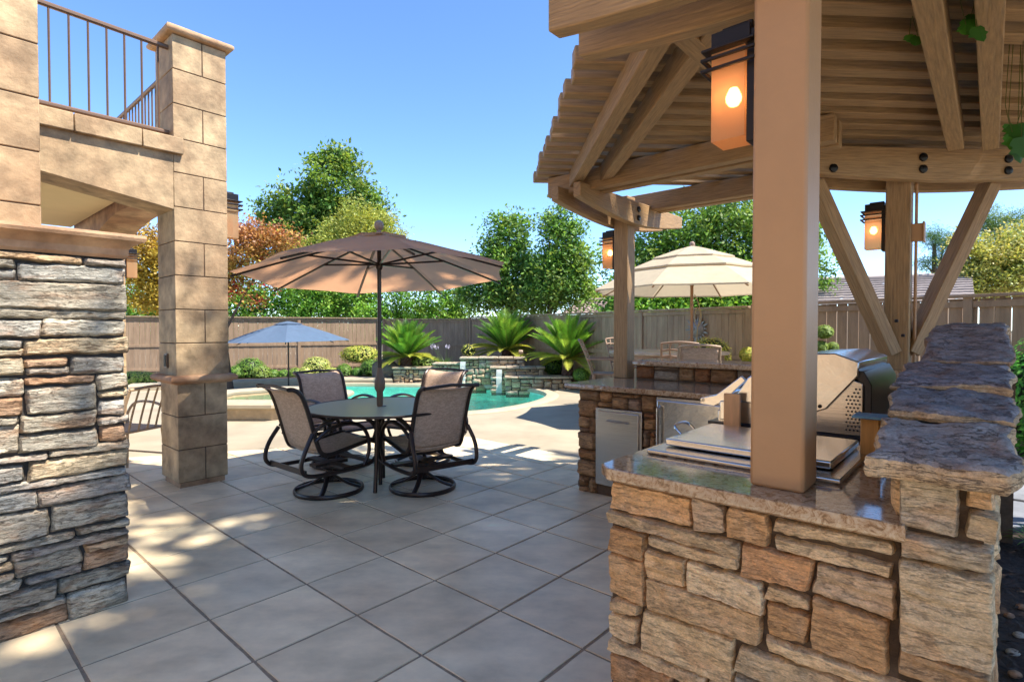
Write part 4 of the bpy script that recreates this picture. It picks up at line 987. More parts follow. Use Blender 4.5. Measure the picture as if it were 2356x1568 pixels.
def trunk(name, parent, base, top, r0, limbs, seed=0):
    rg = random.Random(seed); b = MB(); base = Vector(base); top = Vector(top)
    pts = [base+(top-base)*t+Vector((rg.uniform(-1, 1), rg.uniform(-1, 1), 0))*r0*.6*(1 if 0 < t < 1 else 0) for t in (0, .25, .5, .75, 1)]
    b.tube(catmull(pts, 3), [r0*(1.25-.75*k/12) for k in range(13)], 8)
    o = b.build(name, M['bark'], parent)
    b = MB()
    for i, q in enumerate(limbs):
        s = pts[1]+(pts[3]-pts[1])*rg.random(); q = Vector(q); m_ = (s+q)/2+Vector((0, 0, (q-s).length*.08)); b.tube(catmull([s, m_, q], 4), [r0*.5*(1-.85*k/8) for k in range(9)], 6)
    if limbs: b.build('limbs', M['bark'], parent)
def tree(name, label, Yd, bl, pal, nclump, nleaf, cr, lsz, seed, tr=None, group=None, shell=.55, zcol=None, sq=1, aspect=.5, cat='tree', mt=None):
    blobs = []
    for q in bl:
        x, y, r_ = q[:3]; Yk = Yd+(q[4] if len(q) > 4 else 0); c = at(x, y, Yk); rr = r_*Yk/FPX; rz = rr*(q[3] if len(q) > 3 else sq); blobs.append((tuple(c), (rr, rr*.9, rz)))
    cx = sum(b_[0][0] for b_ in blobs)/len(blobs)
    bx, tx = (at(tr[0], 757, Yd).x, at(tr[1], tr[2], Yd)) if tr else (cx, None)
    t = thing(name, label, cat, (bx, Yd, 0), 0, group)
    P_, C_ = cloud(blobs, int(nclump*1.25), int(nleaf*1.3), cr*.92, pal, seed, shell, zcol=zcol)
    leafmesh('crown', t, P_, C_, lsz*.82, aspect, seed=seed, mt=mt)
    if tr: trunk('trunk', t, (bx, Yd, 0), tuple(tx), tr[3], [b_[0] for b_ in blobs][:7], seed)
    return t
LB = 1.0
G_dark = [(.035,.085,.018),(.045,.11,.02),(.06,.14,.025),(.03,.07,.02)]
G_mid = [(.07,.16,.025),(.09,.19,.03),(.05,.12,.02),(.11,.21,.035)]
G_pale = [(.16,.22,.04),(.20,.26,.05),(.12,.18,.03),(.14,.21,.06)]  # paler green foliage palette
G_yel = [(.30,.33,.05),(.36,.37,.07),(.22,.28,.05),(.40,.36,.09)]
tree('broadleaf_tree', 'tallest dark green domed tree behind the left fence', 27, [(775,430,82,1.1),(700,480,72,1),(850,480,45,1),(640,480,48,.8),(740,560,100,.9),(830,540,70,1),(660,560,80,.9),(775,385,45,.9),(770,640,110,.8)], [(.05,.12,.02),(.07,.16,.025),(.10,.19,.03),(.13,.20,.035),(.04,.095,.02)], 620, 46, .30, .26, 1, (760,760,520,.28), 'trees beyond the fences', .5)
tree('weeping_tree', 'pale yellow-green feathery tree in front of the tallest tree', 23.5, [(820,520,62,.9),(875,525,45,.9),(780,560,60,.8),(905,545,28,.8),(720,590,50,.8),(840,590,80,.8)], [(.17,.22,.04),(.22,.27,.06),(.13,.19,.035)], 260, 50, .26, .17, 2, (820,830,560,.16), 'trees beyond the fences', .4, aspect=.35)
def maple(q, r):
    x = q[0]; z = q[2]; red = min(1, max(0, (z-2.7)/1.2)+.25*r.normal()); left = x < -7.3
    if r.random() < .07 and not left: return np.array((.28,.035,.03))
    a = np.array((.34,.30,.04)) if (left or r.random() < .3) else np.array((.30,.20,.05)); bq = np.array((.26,.125,.06)); red = max(0, red if not left else red*.6)
    return (a*(1-red)+bq*red)*.72
tree('japanese_maple', 'red, orange and gold maple standing behind the column inside the left fence', 12.6, [(600,550,52,.75),(650,560,38,.6),(560,590,52,.8),(545,530,30,.8),(520,640,50,.7),(470,600,60,.7),(400,590,62,.8),(345,560,52,.8),(335,625,55,.8),(390,660,60,.7),(330,690,48,.6),(440,680,50,.5),(610,650,36,.3),(570,690,28,.3)], [(.3,.2,.05)], 330, 60, .15, .085, 3, (527,500,640,.07), None, .45, zcol=maple, aspect=.6)
k = 0
for (x, y, r_, lb) in ((290,700,60,'tall shrub glimpsed between the stone pier and the column'),(400,700,60,'tall shrub hidden mostly by the column'),(480,700,60,'tall shrub behind the maple trunk'),(560,690,62,'leftmost tall green shrub over the left fence'),(650,690,66,'second bright green tall shrub over the left fence'),(735,695,60,'third tall shrub with dark gaps over the left fence'),(820,700,62,'tall shrub over the fence right under the tan umbrella'),(905,705,58,'small bright shrub over the fence corner'),(985,700,55,'rounded green shrub over the fence right of the tan umbrella pole'),(1050,705,45,'last tall shrub before the pear trees'),(1440,705,36,'tall shrub over the fence at the left edge of the cream umbrella'),(1540,700,40,'tall shrub under the left half of the cream umbrella'),(1640,695,40,'tall shrub under the right half of the cream umbrella'),(1720,690,36,'tall shrub beside the nearest post, over the fence')):
    tree('tall_shrub', lb, 20.5+.3*k if x < 1300 else 13.2, [(x,y-25,r_*.75,1.2),(x+18,y+10,r_*.8,1),(x-20,y+18,r_*.8,1),(x,y+50,r_,.9)], [(.06,.18,.02),(.10,.24,.03),(.14,.26,.04),(.05,.13,.02)], 85, 55, .22, .15, 20+k, None, 'row of shrubs beyond the left fence', .35, cat='shrub'); k += 1
PEAR = [(.05,.13,.02),(.07,.17,.025),(.10,.21,.035),(.04,.10,.02),(.13,.22,.05)]
tree('pear_tree', 'upright pear tree left of centre with spiky top leaders', 17.5, [(1165,570,48,1.5),(1145,545,25,2.2),(1172,520,14,2.4),(1206,540,18,2.4),(1120,590,26,1.6),(1165,640,75,.8),(1110,670,55,.8),(1225,620,45,1),(1190,690,70,.6),(1090,620,18,1.5)], PEAR, 330, 40, .20, .15, 40, (1172,1170,560,.10), 'pear trees beyond the fence', .35)
tree('pear_tree', 'upright pear tree just left of the far pergola post with the denser top', 16.6, [(1285,560,45,1.6),(1262,515,16,2.3),(1295,505,20,2.0),(1320,545,22,1.8),(1285,630,68,.9),(1335,610,30,1.5),(1320,670,45,.8),(1250,680,60,.7)], PEAR, 310, 40, .19, .14, 41, (1250,1280,560,.10), 'pear trees beyond the fence', .35)
tree('pear_tree', 'broad pear tree behind the cream umbrella and nearest post', 14.0, [(1600,520,90,.8),(1500,540,60,1),(1680,520,90,.9),(1440,620,50,.9),(1530,620,90,.7),(1660,640,110,.7),(1400,590,22,.8),(1780,560,110,.9),(1890,620,30,.7),(1905,650,26,.5),(1890,570,18,.8)], PEAR, 560, 44, .17, .125, 42, (1600,1620,560,.12), 'pear trees beyond the fence', .35)
tree('distant_tree', 'hazy light green tree seen between the pear trees and far post', 30, [(1365,690,38,.6),(1400,690,40,.6)], G_pale, 60, 40, .3, .2, 43, None, 'trees beyond the fences', .3)
PINE = [(.03,.09,.03),(.05,.12,.035),(.07,.14,.04)]
tree('pine_tree', 'dark pine with rounded needle tufts left of the yellow-green tree', 20, [(2145,545,28,.8),(2175,560,30,.8),(2130,610,20,.7),(2165,600,30,.6),(2135,655,18,.7)], PINE, 90, 70, .17, .13, 50, (2160,2150,560,.12), 'trees beyond the fences', .3, aspect=.14)
tree('pine_tree', 'tall pine with a pointed top at the far right', 22, [(2290,500,26,1.2),(2260,520,30,.9),(2330,520,34,1),(2300,560,60,.9)], [(.05,.11,.03),(.08,.15,.04),(.10,.17,.04)], 150, 70, .2, .15, 51, (2300,2295,520,.15), 'trees beyond the fences', .35, aspect=.16)
tree('bushy_tree', 'big yellow-green bushy tree over the fence at the right edge', 15.5, [(2300,590,70,.9),(2240,600,50,.9),(2350,620,70,1),(2220,650,50,.8),(2300,660,80,.6),(2390,560,60,1),(2215,560,30,.8)], [(.17,.22,.05),(.22,.26,.07),(.13,.19,.04),(.26,.27,.09)], 380, 48, .17, .11, 52, (2290,2300,600,.1), 'trees beyond the fences', .35)
def bush(name, label, C, rad, pal, seed, lsz=.045, n=1400, group=None, cat='shrub', flat=.85, dens=1.0):
    C = Vector(C); t = thing(name, label, cat, (C.x, C.y, 0), 0, group); r = np.random.default_rng(seed); rad = Vector(rad if isinstance(rad, tuple) else (rad, rad, rad*flat))
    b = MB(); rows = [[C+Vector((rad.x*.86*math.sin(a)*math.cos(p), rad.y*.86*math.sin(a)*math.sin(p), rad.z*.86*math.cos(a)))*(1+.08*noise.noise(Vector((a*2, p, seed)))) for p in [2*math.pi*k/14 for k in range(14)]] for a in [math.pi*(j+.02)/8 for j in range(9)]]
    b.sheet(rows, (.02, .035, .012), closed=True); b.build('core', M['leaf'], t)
    d = r.normal(size=(n, 3)); d /= np.linalg.norm(d, axis=1)[:, None]; rr = r.uniform(.84, 1.06, (n, 1))
    bump = np.array([1+.10*noise.noise(Vector(tuple(q*2.6))+Vector((seed, 0, 0))) for q in d])[:, None]
    P_ = np.array(C)+d*rr*bump*np.array(rad); P_[:, 2] = np.maximum(P_[:, 2], .01); pal = np.asarray(pal); C_ = pal[r.integers(len(pal), size=n)]*r.uniform(.8, 1.45, (n, 1))*1.35
    leafmesh('leaves', t, P_, C_, lsz, .55, up=.3, seed=seed); return t
VARI = [(.34,.36,.10),(.42,.42,.16),(.22,.29,.06),(.30,.34,.08)]
BOX = [(.07,.15,.02),(.10,.19,.03),(.14,.22,.035),(.05,.11,.02)]
k = 0
for (x, y, r_, Yd, pal, lb, fl) in (
  (575,848,34,15.2,BOX,'round green shrub right of the column under the blue umbrella',.8),(543,856,20,14.9,BOX,'small dark shrub close to the column edge',.8),(600,856,22,15.1,G_pale,'pale green shrub against the right of the round shrub',.8),
  (628,860,14,15.3,BOX,'small clipped shrub left of the blue umbrella pole',.8),(652,860,13,15.4,BOX,'small clipped shrub behind the blue umbrella pole',.8),(680,858,16,15.4,G_pale,'low clipped shrub right of the blue umbrella pole',.8),
  (728,842,32,15.8,VARI,'large variegated cream and green shrub by the left fence',.7),(705,856,20,15.5,VARI,'lower variegated shrub left of the large one',.7),(762,858,18,15.6,VARI,'lower variegated shrub right of the large one',.7),
  (792,852,18,15.8,BOX,'dark round shrub left of the tan umbrella pole',.9),(822,856,14,15.8,G_mid,'loose reddish-green small shrub by the bed edge',.8),(855,846,26,15.6,BOX,'dark green shrub right below the yellow hedge',.8),(890,852,18,15.3,BOX,'dark shrub at the foot of the left cycad',.8)):
    P0 = at(x, y, Yd); rr = r_*Yd/FPX; bush('shrub', lb, (P0.x, Yd, max(P0.z, rr*.6)), rr, pal, 60+k, .05, int(900+rr*2200), 'shrubs in the pool bed', flat=fl); k += 1
for (x0, x1, y, h_, Yd, pal, lb) in ((782,872,815,16,16.4,G_yel,'clipped yellow hedge in front of the fence behind the tan umbrella pole'),(262,366,872,15,13.2,G_yel,'low yellow-green hedge between the pier and the column')):
    a, c = at(x0, y, Yd), at(x1, y, Yd); m_ = (a+c)/2; bush('hedge', lb, m_, ((c.x-a.x)/2, .35, h_*Yd/FPX*1.3), pal, 80+k, .055, 2600, flat=1); k += 1
for (x, y, r_, Yd, pal, lb) in ((1636,812,44,8.9,G_yel,'round clipped yellow shrub behind the sling-backed bar chair'),(1722,815,20,8.4,G_yel,'yellow clipped shrub just left of the nearest post'),(1275,842,28,13.4,BOX,'green shrub under the right cycad'),(1338,862,20,12.2,BOX,'small clipped shrub right of the right cycad trunk'),(1300,850,18,13.6,G_yel,'yellow-green shrub behind the right cycad trunk')):
    P0 = at(x, y, Yd); rr = r_*Yd/FPX; bush('shrub', lb, (P0.x, Yd, P0.z), rr, pal, 60+k, .035, 2000, None, flat=.85); k += 1
# topiary balls on stems
tp = thing('topiary', 'three-ball clipped topiary between the nearest post and the grill', 'topiary', at(1897, 757, 6.9).xy.to_3d())
for (x, y, r_) in ((1897,763,19),(1888,797,17),(1916,797,13)):
    c = at(x, y, 6.9); rr = r_*6.9/FPX; r = np.random.default_rng(x); n = 1500; d = r.normal(size=(n, 3)); d /= np.linalg.norm(d, axis=1)[:, None]
    leafmesh('ball', tp, np.array(c)+d*rr*r.uniform(.7, 1.05, (n, 1))*np.array([1,1,.85]), np.asarray(G_pale)[r.integers(4, size=n)]*r.uniform(1.1, 1.9, (n, 1)), .028, .6, seed=x)
b = MB(); c0 = at(1897, 757, 6.9)
for x in (1897, 1888, 1916): b.tube([Vector((c0.x, 6.9, 0)), Vector((at(x, 760, 6.9).x, 6.9, at(x, 797, 6.9).z))], .015, 6)
b.build('stem', M['bark'], tp)
bush('shrub', 'glossy green hedge shrub right of the slate-capped wall', Vector((5.42, 5.35, .68)), (.55, .5, .68), [(.05,.20,.02),(.08,.26,.03),(.12,.30,.05),(.04,.13,.02)], 120, .05, 7000, None)
# ---- cycads
M['cyc'] = mat('cycad_trunk', (.09,.045,.03), .95, .4, 20, 1, 40)
def cycad(label, C, Lf, nfr, seed, trunk_h, trunk_r):
    C = Vector(C); t = thing('cycad', label, 'cycad', (C.x, C.y, C.z-trunk_h), 0, 'cycads round the waterfall'); rg = random.Random(seed); P_ = []; Fc = []; Cc = []
    for k in range(nfr):
        az = 2*math.pi*(k*.381966)+rg.uniform(-.15, .15); q = k/nfr; e0 = R(84-62*q+rg.uniform(-6, 6)) if q < .8 else R(rg.uniform(-5, 22)); L_ = Lf*rg.uniform(.85, 1.08)*(1 if q < .8 else .9)
        h = Vector((math.cos(az), math.sin(az), 0)); p = C+h*.05; e = e0; pts = []; n = 14; droop = R(rg.uniform(14, 28)) if q < .8 else R(rg.uniform(30, 55))
        for i in range(n+1):
            pts.append(p.copy()); p = p+(h*math.cos(e)+EZ*math.sin(e))*(L_/n); e -= droop/n*(.5+i/n)
        sd_ = h.cross(EZ).normalized(); base = (.34,.36,.05) if q > .8 else rg.choice([(.10,.25,.03),(.16,.33,.04),(.24,.38,.06),(.06,.16,.02)])
        m_ = 34
        for i in range(2, m_):
            f = i/m_; j = min(int(f*n), n-1); ff = f*n-j; o = pts[j]*(1-ff)+pts[j+1]*ff; d = (pts[j+1]-pts[j]).normalized(); nrm = sd_.cross(d)
            ll = L_*.20*math.sin(math.pi*min(1, f*.86+.14))**.6*(1 if f < .93 else .6)
            for sg in (-1, 1):
                tip = o+(sd_*sg*.80+d*.62+nrm*(.32))*ll; wd = d*.017; i0 = len(P_); P_ += [tuple(o-wd), tuple(o+wd), tuple(tip)]; Fc.append((i0, i0+1, i0+2)); kk = rg.uniform(.75, 1.25); Cc.append(tuple(kk*q_ for q_ in base))
        i0 = len(P_); 
        for o in pts: P_ += [tuple(o-sd_*.005), tuple(o+sd_*.005)]
        for i in range(n): Fc.append((i0+2*i, i0+2*i+1, i0+2*i+3, i0+2*i+2)); Cc.append((.22,.24,.06))
    b = MB(); b.v = P_; b.f = Fc; b.c = Cc; b.uv = [None]*len(Fc); b.build('fronds', M['leaf'], t, smooth=False, recalc=False)
    b = MB(); n = 16; rows = []
    for j in range(11):
        s_ = j/10; rows.append([C+Vector((math.cos(a), math.sin(a), 0))*trunk_r*(1.1-.25*s_+.12*((j+q) % 2))-EZ*(trunk_h*(1-s_)-.02) for q, a in enumerate([2*math.pi*k/n for k in range(n)])])
    b.sheet(rows, closed=True); b.build('trunk', M['cyc'], t, smooth=False)
c_ = at(935, 822, 14.3); cycad('cycad left of the waterfall wall, its crown beside the umbrella pole', c_, 1.02, 90, 1, .5, .16)
c_ = at(1166, 806, 14.4); cycad('highest cycad, growing above the middle of the waterfall wall', c_, 1.10, 90, 2, .55, .14)
c_ = at(1306, 825, 12.75); cycad('nearest cycad with the tall bare trunk beside the lattice chair', c_, 1.08, 94, 3, .62, .13)
# ---- waterfall walls
wf = thing('waterfall_wall', 'stacked ledgestone waterfall planter along the far edge of the pool', 'garden wall', (-.5, 13.2, 0)); rg = random.Random(77)
for (x0, x1, y_, z1_) in ((-3.0,-1.75,13.75,.40),(-1.95,-1.2,13.55,.52),(-1.25,.30,13.25,.68),(-.50,.75,12.85,.47),(-.15,1.35,12.45,.28)):
    b = MB(); b.box(((x0+x1)/2, y_+.22, z1_/2-.1), (x1-x0-.02, .40, z1_+.2-.04)); wsec = b.build('wall_section', M['mortar_dark'], wf)
    b = MB(); facing(b, Vector((x0, y_+.025, -.12)), Vector((1,0,0)), EZ, Vector((0,-1,0)), x1-x0, z1_+.08, PAL_POOL, rg, uh=.05, dep=.03, gap=.012, res=.035, wmin=.10, wmax=.34, ends=.02)
    facing(b, Vector((x1-.03, y_, -.12)), Vector((0,1,0)), EZ, Vector((1,0,0)), .42, z1_+.08, PAL_POOL, rg, uh=.05, dep=.03, gap=.012, res=.05); b.build('facing', M['stone'], wsec, ang=60)
    b = MB(); x = x0-.03
    while x < x1:
        w2 = min(rg.uniform(.3, .5), x1+.04-x); k_ = rg.uniform(.85, 1.1); b.box((x+w2/2, y_+.20, z1_+rg.uniform(-.006, .006)), (w2-.012, .50+rg.uniform(-.03, .03), .045), None, (.46*k_, .38*k_, .28*k_)); x += w2
    b.build('coping', M['stone'], wsec, bevel=.01)
wsm = bpy.data.materials.new('falling_water'); wsm.use_nodes = True; p_ = wsm.node_tree.nodes['Principled BSDF']; p_.inputs['Base Color'].default_value = (.85,.92,.92,1); p_.inputs['Roughness'].default_value = .15; p_.inputs['Alpha'].default_value = .38
for (x, y_, zt_) in ((-1.18,13.15,.60),(-.30,12.73,.44)):
    b = MB(); rows = [[Vector((x+.13*(j/6-.5)*(1+.1*noise.noise(Vector((j, i, x)))), y_-.02-.12*(1-(1-i/8)**2)+.012*noise.noise(Vector((j*1.7, i*.8, x))), zt_-(zt_+.09)*(i/8)**1.5)) for j in range(7)] for i in range(9)]; b.sheet(rows); b.build('water_sheet', wsm, wf)
# boulder, planting on top, garden light
b = MB(); c0 = Vector((-3.25, 14.2, .28)); b.sheet([[c0+Vector((.42*math.sin(a)*math.cos(p), .3*math.sin(a)*math.sin(p), .30*math.cos(a)))*(1+.25*noise.noise(Vector((math.cos(p)*1.3, math.sin(p)*1.3, a)))) for p in [2*math.pi*k/18 for k in range(18)]] for a in [math.pi*(j+.05)/10 for j in range(10)]], (.16,.13,.12), closed=True)
tag(b.build('boulder', M['stone'], None, ang=70), 'dark boulder at the foot of the left cycad', 'boulder')
def strap(name, label, C, n, L_, c, seed, flowers=None, cat='plant', wd=.010):
    C = Vector(C); t = thing(name, label, cat, C); rg = random.Random(seed); b = MB()
    for k in range(n):
        az = rg.uniform(0, 6.28); h = Vector((math.cos(az), math.sin(az), 0)); sd_ = h.cross(EZ); e = R(rg.uniform(45, 88)); p = C+h*.02; rows = []; l = L_*rg.uniform(.7, 1.1)
        for i in range(7): w2 = wd*(1-i/6.5); rows.append([p-sd_*w2, p+sd_*w2]); p = p+(h*math.cos(e)+EZ*math.sin(e))*l/6; e -= R(rg.uniform(10, 22))
        kk = rg.uniform(.7, 1.2); b.sheet(rows, tuple(kk*q for q in c))
    b.build('leaves', M['leaf'], t, smooth=False, recalc=False)
    if flowers:
        for k in range(flowers[0]):
            q = C+Vector((rg.uniform(-.3, .3), rg.uniform(-.2, .2), L_*rg.uniform(1.0, 1.35))); b = MB(); b.tube([C+(q-C)*.0+EZ*.0, q], .004, 5, (.10,.16,.05))
            r = random.Random(k)
            for _ in range(26): d = Vector((r.gauss(0, 1), r.gauss(0, 1), r.gauss(0, 1))).normalized()*.06; s_ = d.orthogonal().normalized()*.012; b.add([q, q+d-s_, q+d*1.25, q+d+s_], [(0,1,2,3)], flowers[1])
            b.build('flower', M['leaf'], t, smooth=False, recalc=False)
c_ = at(1022, 838, 14.2); strap('agapanthus', 'agapanthus with pale lilac flower heads between the left and highest cycads', (c_.x, 14.2, .42), 60, .45, (.10,.20,.04), 5, (4, (.36,.34,.46)))
bush('plant', 'small yellow-leaved plant on the waterfall wall beside the highest cycad', at(1078, 806, 14.0), .20, G_yel, 131, .05, 260, cat='plant')
bush('plant', 'low grassy green plant right of the left cycad', at(975, 832, 14.4), (.45,.25,.16), G_pale, 132, .06, 800, cat='plant')
sp = thing('garden_spotlight', 'small garden spotlight standing on the waterfall wall', 'spotlight', (.22, 13.5, .70)); b = MB(); b.tube([Vector((.22,13.5,.69)), Vector((.22,13.5,.80))], .012, 6); b.build('stake', M['rail'], sp)
b = MB(); b.lathe((.22,13.5,.82), [(.05,-.05),(.055,.02),(.04,.05),(.0001,.055)], 12, ax=(EZ, Vector((0,1,0)), Vector((1,0,0)))); b.build('head', M['finial'], sp)
# near plant at the right edge, stones in the mulch
strap('garden_plant', 'bright rosette plant with pale leaf edges at the right edge of the photo', gr(2385, 1260, .05), 46, .17, (.16,.32,.05), 9, None, 'plant', .014)
rg = random.Random(5); peb = [(2322,1415),(2345,1460),(2335,1550),(2318,1600),(2350,1395),(2330,1500)]
for i, (x, y) in enumerate(peb):
    c0 = gr(x, y, .04); s_ = rg.uniform(.012, .022); b = MB(); b.sheet([[c0+Vector((s_*1.3*math.sin(a)*math.cos(p), s_*math.sin(a)*math.sin(p), s_*.7*math.cos(a))) for p in [2*math.pi*k/9 for k in range(9)]] for a in [math.pi*(j+.05)/6 for j in range(6)]], (.42,.38,.33) if i % 2 else (.36,.20,.12), closed=True)
    tag(b.build('pebble', M['stone'], None, ang=70), 'pale or rusty pebble lying in the dark mulch at the right edge', 'pebble', 'pebbles in the mulch')
# ---- spa
spa = thing('spa', 'raised cream stone spa beside the pool, right of the column', 'hot tub', (-4.1, 9.35, 0)); SC = Vector((-4.1, 9.35, 0))
oc = lambda r_, z: [SC+Vector((r_*math.cos(R(22.5+45*k)), r_*math.sin(R(22.5+45*k)), z)) for k in range(8)]
b = MB(); b.sheet([oc(1.22, -.0), oc(1.22, .17)], closed=True); b.sheet([oc(.90, .26), oc(.90, -.5)], closed=True); b.build('wall', mat('spa_tile', (.46,.33,.19), .5, .25, 9), spa, ang=20)
b = MB(); b.sheet([oc(r_, z) for r_, z in ((1.20,.17),(1.30,.175),(1.345,.20),(1.345,.245),(1.30,.275),(1.15,.285),(.93,.28),(.885,.26),(.89,.22))], closed=True); b.build('coping', M['coping'], spa, ang=25)
b = MB(); b.add(oc(.9, .17), [tuple(range(8))]); b.build('water', M['water'], spa, smooth=False)
b = MB()
for (x0, y0, x1, y1) in ((-9.5,12.6,-6.2,13.9),):
    pass
pts = [Vector((-8.6,12.3,0)), Vector((-7.2,13.0,0)), Vector((-5.9,13.55,0)), Vector((-4.6,13.95,0)), Vector((-3.1,13.95,0))]
pts = catmull(pts, 6); rows = []
for p in pts: rows.append([p+Vector((.1,-.22,.0)), p+Vector((.1,-.24,.10)), p+Vector((.08,-.22,.14)), p+Vector((0,0,.15)), p+Vector((-.08,.22,.14)), p+Vector((-.08,.24,0))])
b.sheet(rows); tag(b.build('raised_coping', M['coping'], None), 'raised cream coping ledge along the far pool edge', 'pool ledge')
# ---- neighbours' roofs
def tiled_roof(label, A, B, C, D, n, amp, c, wall=True):   # A,B eaves left/right ; D,C ridge left/right
    A, B, C, D = map(Vector, (A, B, C, D)); t = thing('neighbour_house', label, 'house', (A.x, A.y, 0), 0, 'neighbouring houses'); b = MB(); nx = int((B-A).length/.09)
    nrm = (B-A).cross(D-A).normalized()
    for j in range(n):
        rows = []
        for f, o in ((j/n, .07), (j/n+.002, .0), ) if False else ((j/n, .0), (j/n+.0005, .05), ((j+1)/n, .005)):
            rows.append([(A+(B-A)*(i/nx))*(1-f)+(D+(C-D)*(i/nx))*f+nrm*(o+(amp*abs(math.sin(i*math.pi/3)) + .012*noise.noise(Vector((i*.7, j*3, 1))))) for i in range(nx+1)])
        kk = .9+.2*random.Random(j).random(); b.sheet(rows, tuple(q*kk for q in c))
    b.build('roof', mat('roof_tile', c, .85, .3, 7, .3, 20, attr=True), t, ang=30)
    b = MB(); d = Vector((0, .35, 0)); b.add([A+d-EZ*.05, B+d-EZ*.05, Vector((B.x, B.y+.35, 0)), Vector((A.x, A.y+.35, 0))], [(0,1,2,3)]); dd = (C-B); 
    b.add([B+d-EZ*.05, C+EZ*-.05, Vector((C.x, C.y, 0)), Vector((B.x, B.y+.35, 0))], [(0,1,2,3)]); b.build('wall', mat('neighbour_wall', (.42,.33,.24), .9), t, smooth=False, thick=.1)
    b = MB(); b.tube([D+nrm*.05, C+nrm*.05], .09, 8); b.build('ridge', mat('ridge_tile', c, .85), t)
tiled_roof('house roof with pale level tile courses right of the braced post', at(1700,705,13.2), at(2243,693,12.2), at(2236,636,15.4), at(1700,655,16.4), 10, .004, (.30,.25,.225))
tiled_roof('house roof with curved pinkish tiles left of the far pergola post', at(1290,723,22), at(1470,723,21), at(1440,690,24), at(1330,694,25), 7, .05, (.30,.22,.18))
tiled_roof('small far roof with pink curved tiles behind the fence near the tan umbrella', at(940,738,28), at(1078,738,27), at(1062,716,30), at(1000,724,31), 6, .05, (.30,.22,.19))
# ---- sun wall ornaments
def sun_orn(label, c, nrm, r_):
    c = Vector(c); nrm = Vector(nrm).normalized(); X = EZ.cross(nrm).normalized(); t = thing('sun_ornament', label, 'wall ornament', c); b = MB()
    b.lathe(c, [(r_*.55, 0), (r_*.56, .02), (r_*.45, .05), (r_*.2, .07), (.0001, .075)], 22, ax=(X, EZ, nrm)); b.build('face', M['cast'] if False else M['orn'], t)
    for k in range(18):
        a = 2*math.pi*k/18; d = X*math.cos(a)+EZ*math.sin(a); s_ = X*-math.sin(a)+EZ*math.cos(a); L_ = r_*(1 if k % 2 else .82); b = MB()
        b.prism([c+d*r_*.5-s_*r_*.09, c+d*r_*.5+s_*r_*.09, c+d*(L_*.8)+s_*r_*.10, c+d*L_+s_*r_*.02, c+d*(L_*.78)-s_*r_*.01], nrm*.012); b.build('flame_ray', M['orn'], t)
    b = MB()
    for q in (-1, 1): b.lathe(c+X*(r_*.18*q)+EZ*r_*.12+nrm*.062, [(r_*.07,0),(.0001,.012)], 8, ax=(X, EZ, nrm))
    b.tube([c+EZ*r_*.1+nrm*.07, c-EZ*r_*.08+nrm*.085], r_*.05, 6); b.tube([c-X*r_*.18-EZ*r_*.2+nrm*.055, c-EZ*r_*.25+nrm*.06, c+X*r_*.18-EZ*r_*.2+nrm*.055], r_*.035, 6); b.build('features', M['orn'], t)
M['orn'] = mat('ornament', (.22,.20,.185), .5, .3, 20, metal=.4)
fd = (Vector((3.98,9.15,0))-Vector((-1.3,17.3,0))).normalized(); fn = Vector((fd.y, -fd.x, 0)); fn = fn if fn.y < 0 else -fn
def onfence(x, y):
    q = ray(x, y); P0 = Vector((3.98, 9.15, 0)); t = (P0-Vector((0,0,EYE))).dot(fn)/q.dot(fn); return Vector((0,0,EYE))+q*t+fn*.03
sun_orn('large grey metal sun ornament on the fence behind the cream umbrella pole', onfence(1606, 757), fn, .27)
sun_orn('small bronze sun ornament on the fence between the left and highest cycads', onfence(1028, 762), fn, .24)
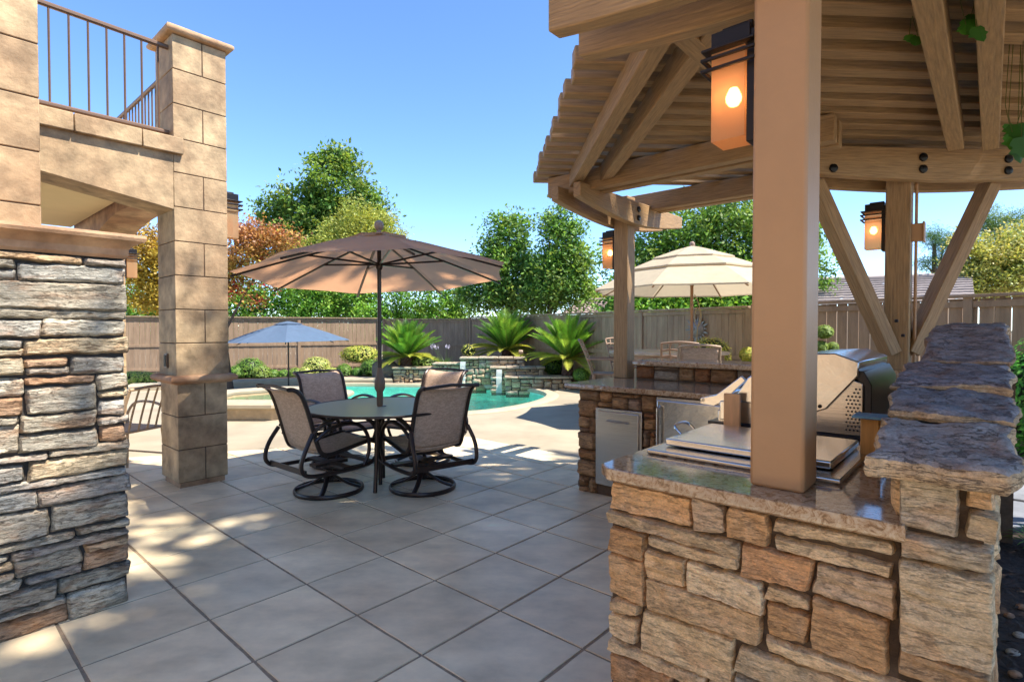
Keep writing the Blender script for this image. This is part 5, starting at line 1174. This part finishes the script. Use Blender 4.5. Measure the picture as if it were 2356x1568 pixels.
# ---- vine on the pergola (dense top added for shade, a few leaves hang through)
vine = thing('climbing_vine', 'green vine spreading over the pergola with leaves hanging through the slats', 'vine', U(5.1, -.5))
r = np.random.default_rng(9); n = 9500; P_ = np.column_stack([r.uniform(.45, 4.9, n), r.uniform(-1.2, 4.05, n), 2.86+np.abs(r.normal(0, .10, n))])
edge = np.array([noise.noise(Vector((p[0]*1.1, p[1]*1.1, 0)))*.5+noise.noise(Vector((p[0]*3, p[1]*3, 4)))*.35 for p in P_])
keep_ = (P_[:, 1] < 3.95+edge*.5-.25*np.maximum(0, 1.6-P_[:, 0])) & (P_[:, 0] > .65-edge*.5)
P_ = P_[keep_]; leafmesh('foliage', vine, P_, np.asarray(G_mid)[r.integers(4, size=len(P_))]*r.uniform(.7, 1.2, (len(P_), 1)), .13, .8, up=1.2, seed=10)
def vleaf(b, c, s_, nrm, dn, cc):
    nrm = Vector(nrm).normalized(); dn = Vector(dn); dn = (dn-nrm*dn.dot(nrm)).normalized(); sd_ = nrm.cross(dn)
    prof_ = [(0,0),(.28,-.08),(.50,.12),(.42,.28),(.62,.42),(.36,.58),(.30,.78),(0,1.05),(-.30,.78),(-.36,.58),(-.62,.42),(-.42,.28),(-.50,.12),(-.28,-.08)]
    vs = [c+sd_*(x*s_)+dn*(y*s_)+nrm*(-.25*s_*abs(x)) for x, y in prof_]; m_ = c+dn*.45*s_
    b.add([m_]+vs, [(0, 1+k, 1+(k+1) % 14) for k in range(14)], cc)
rg = random.Random(8); b = MB()
for (x, y, Yd, s_, k) in ((2112,100,2.35,.055,1),(2092,96,2.4,.042,1),(2232,62,2.2,.075,1),(2248,80,2.15,.065,1),(2240,50,2.25,.06,1),(2222,75,2.2,.05,1),(2100,88,2.5,.04,1),(2340,300,2.6,.10,1),(2350,330,2.55,.11,1),(2330,325,2.6,.09,1),(2345,345,2.6,.09,1),(2322,300,2.65,.07,1)):
    c = at(x, y, Yd); vleaf(b, c+EZ*.03, s_, (rg.uniform(-.5, .5), -1, rg.uniform(-.1, .5)), (rg.uniform(-.5, .5), 0, -1), rg.choice([(.05,.17,.02),(.07,.22,.03),(.04,.13,.02)])); b.tube([c+EZ*.03, c+EZ*.12+Vector((rg.uniform(-.03, .03), 0, 0)), Vector((c.x, c.y, 2.85))], .002, 4, (.10,.12,.03))
b.build('hanging_leaves', M['leaf'], vine, smooth=False, recalc=False)
# vine stem on the far right
b = MB(); b.tube(catmull([U(5.3,-.6,0), U(5.25,-.62,1.2), U(5.2,-.55,2.4), U(5.0,-.5,2.85)], 5), .025, 6); b.build('stem', M['bark'], vine)
# ---- added unseen tree off to the right; crown shaped to dapple the patio
sh = thing('added_shade_tree', 'unseen very tall tree added far off to the right to dapple the patio with shade', 'tree', (9.5, -2.5, 0))
bl = [((5.6,2.5,12.6),(1.25,1.0,.7)),((7.2,1.6,13.2),(1.7,1.3,1.0)),((6.3,.2,12.6),(1.5,1.3,1.0)),((8.6,.3,13.6),(1.7,1.5,1.1)),((7.8,-1.3,12.8),(1.8,1.5,1.0)),((9.6,-1.6,13.5),(1.8,1.5,1.1)),((9.3,2.0,13.5),(1.3,1.2,.9)),((6.0,-1.5,12.2),(1.2,1.1,.8))]
P_, C_ = cloud(bl, 440, 34, .28, G_mid, 200, .0); leafmesh('crown', sh, P_, C_, .24, .6, up=.6, seed=201); trunk('trunk', sh, (9.5,-2.5,0), (8.0,-.6,12.0), .30, [b_[0] for b_ in bl], 2)
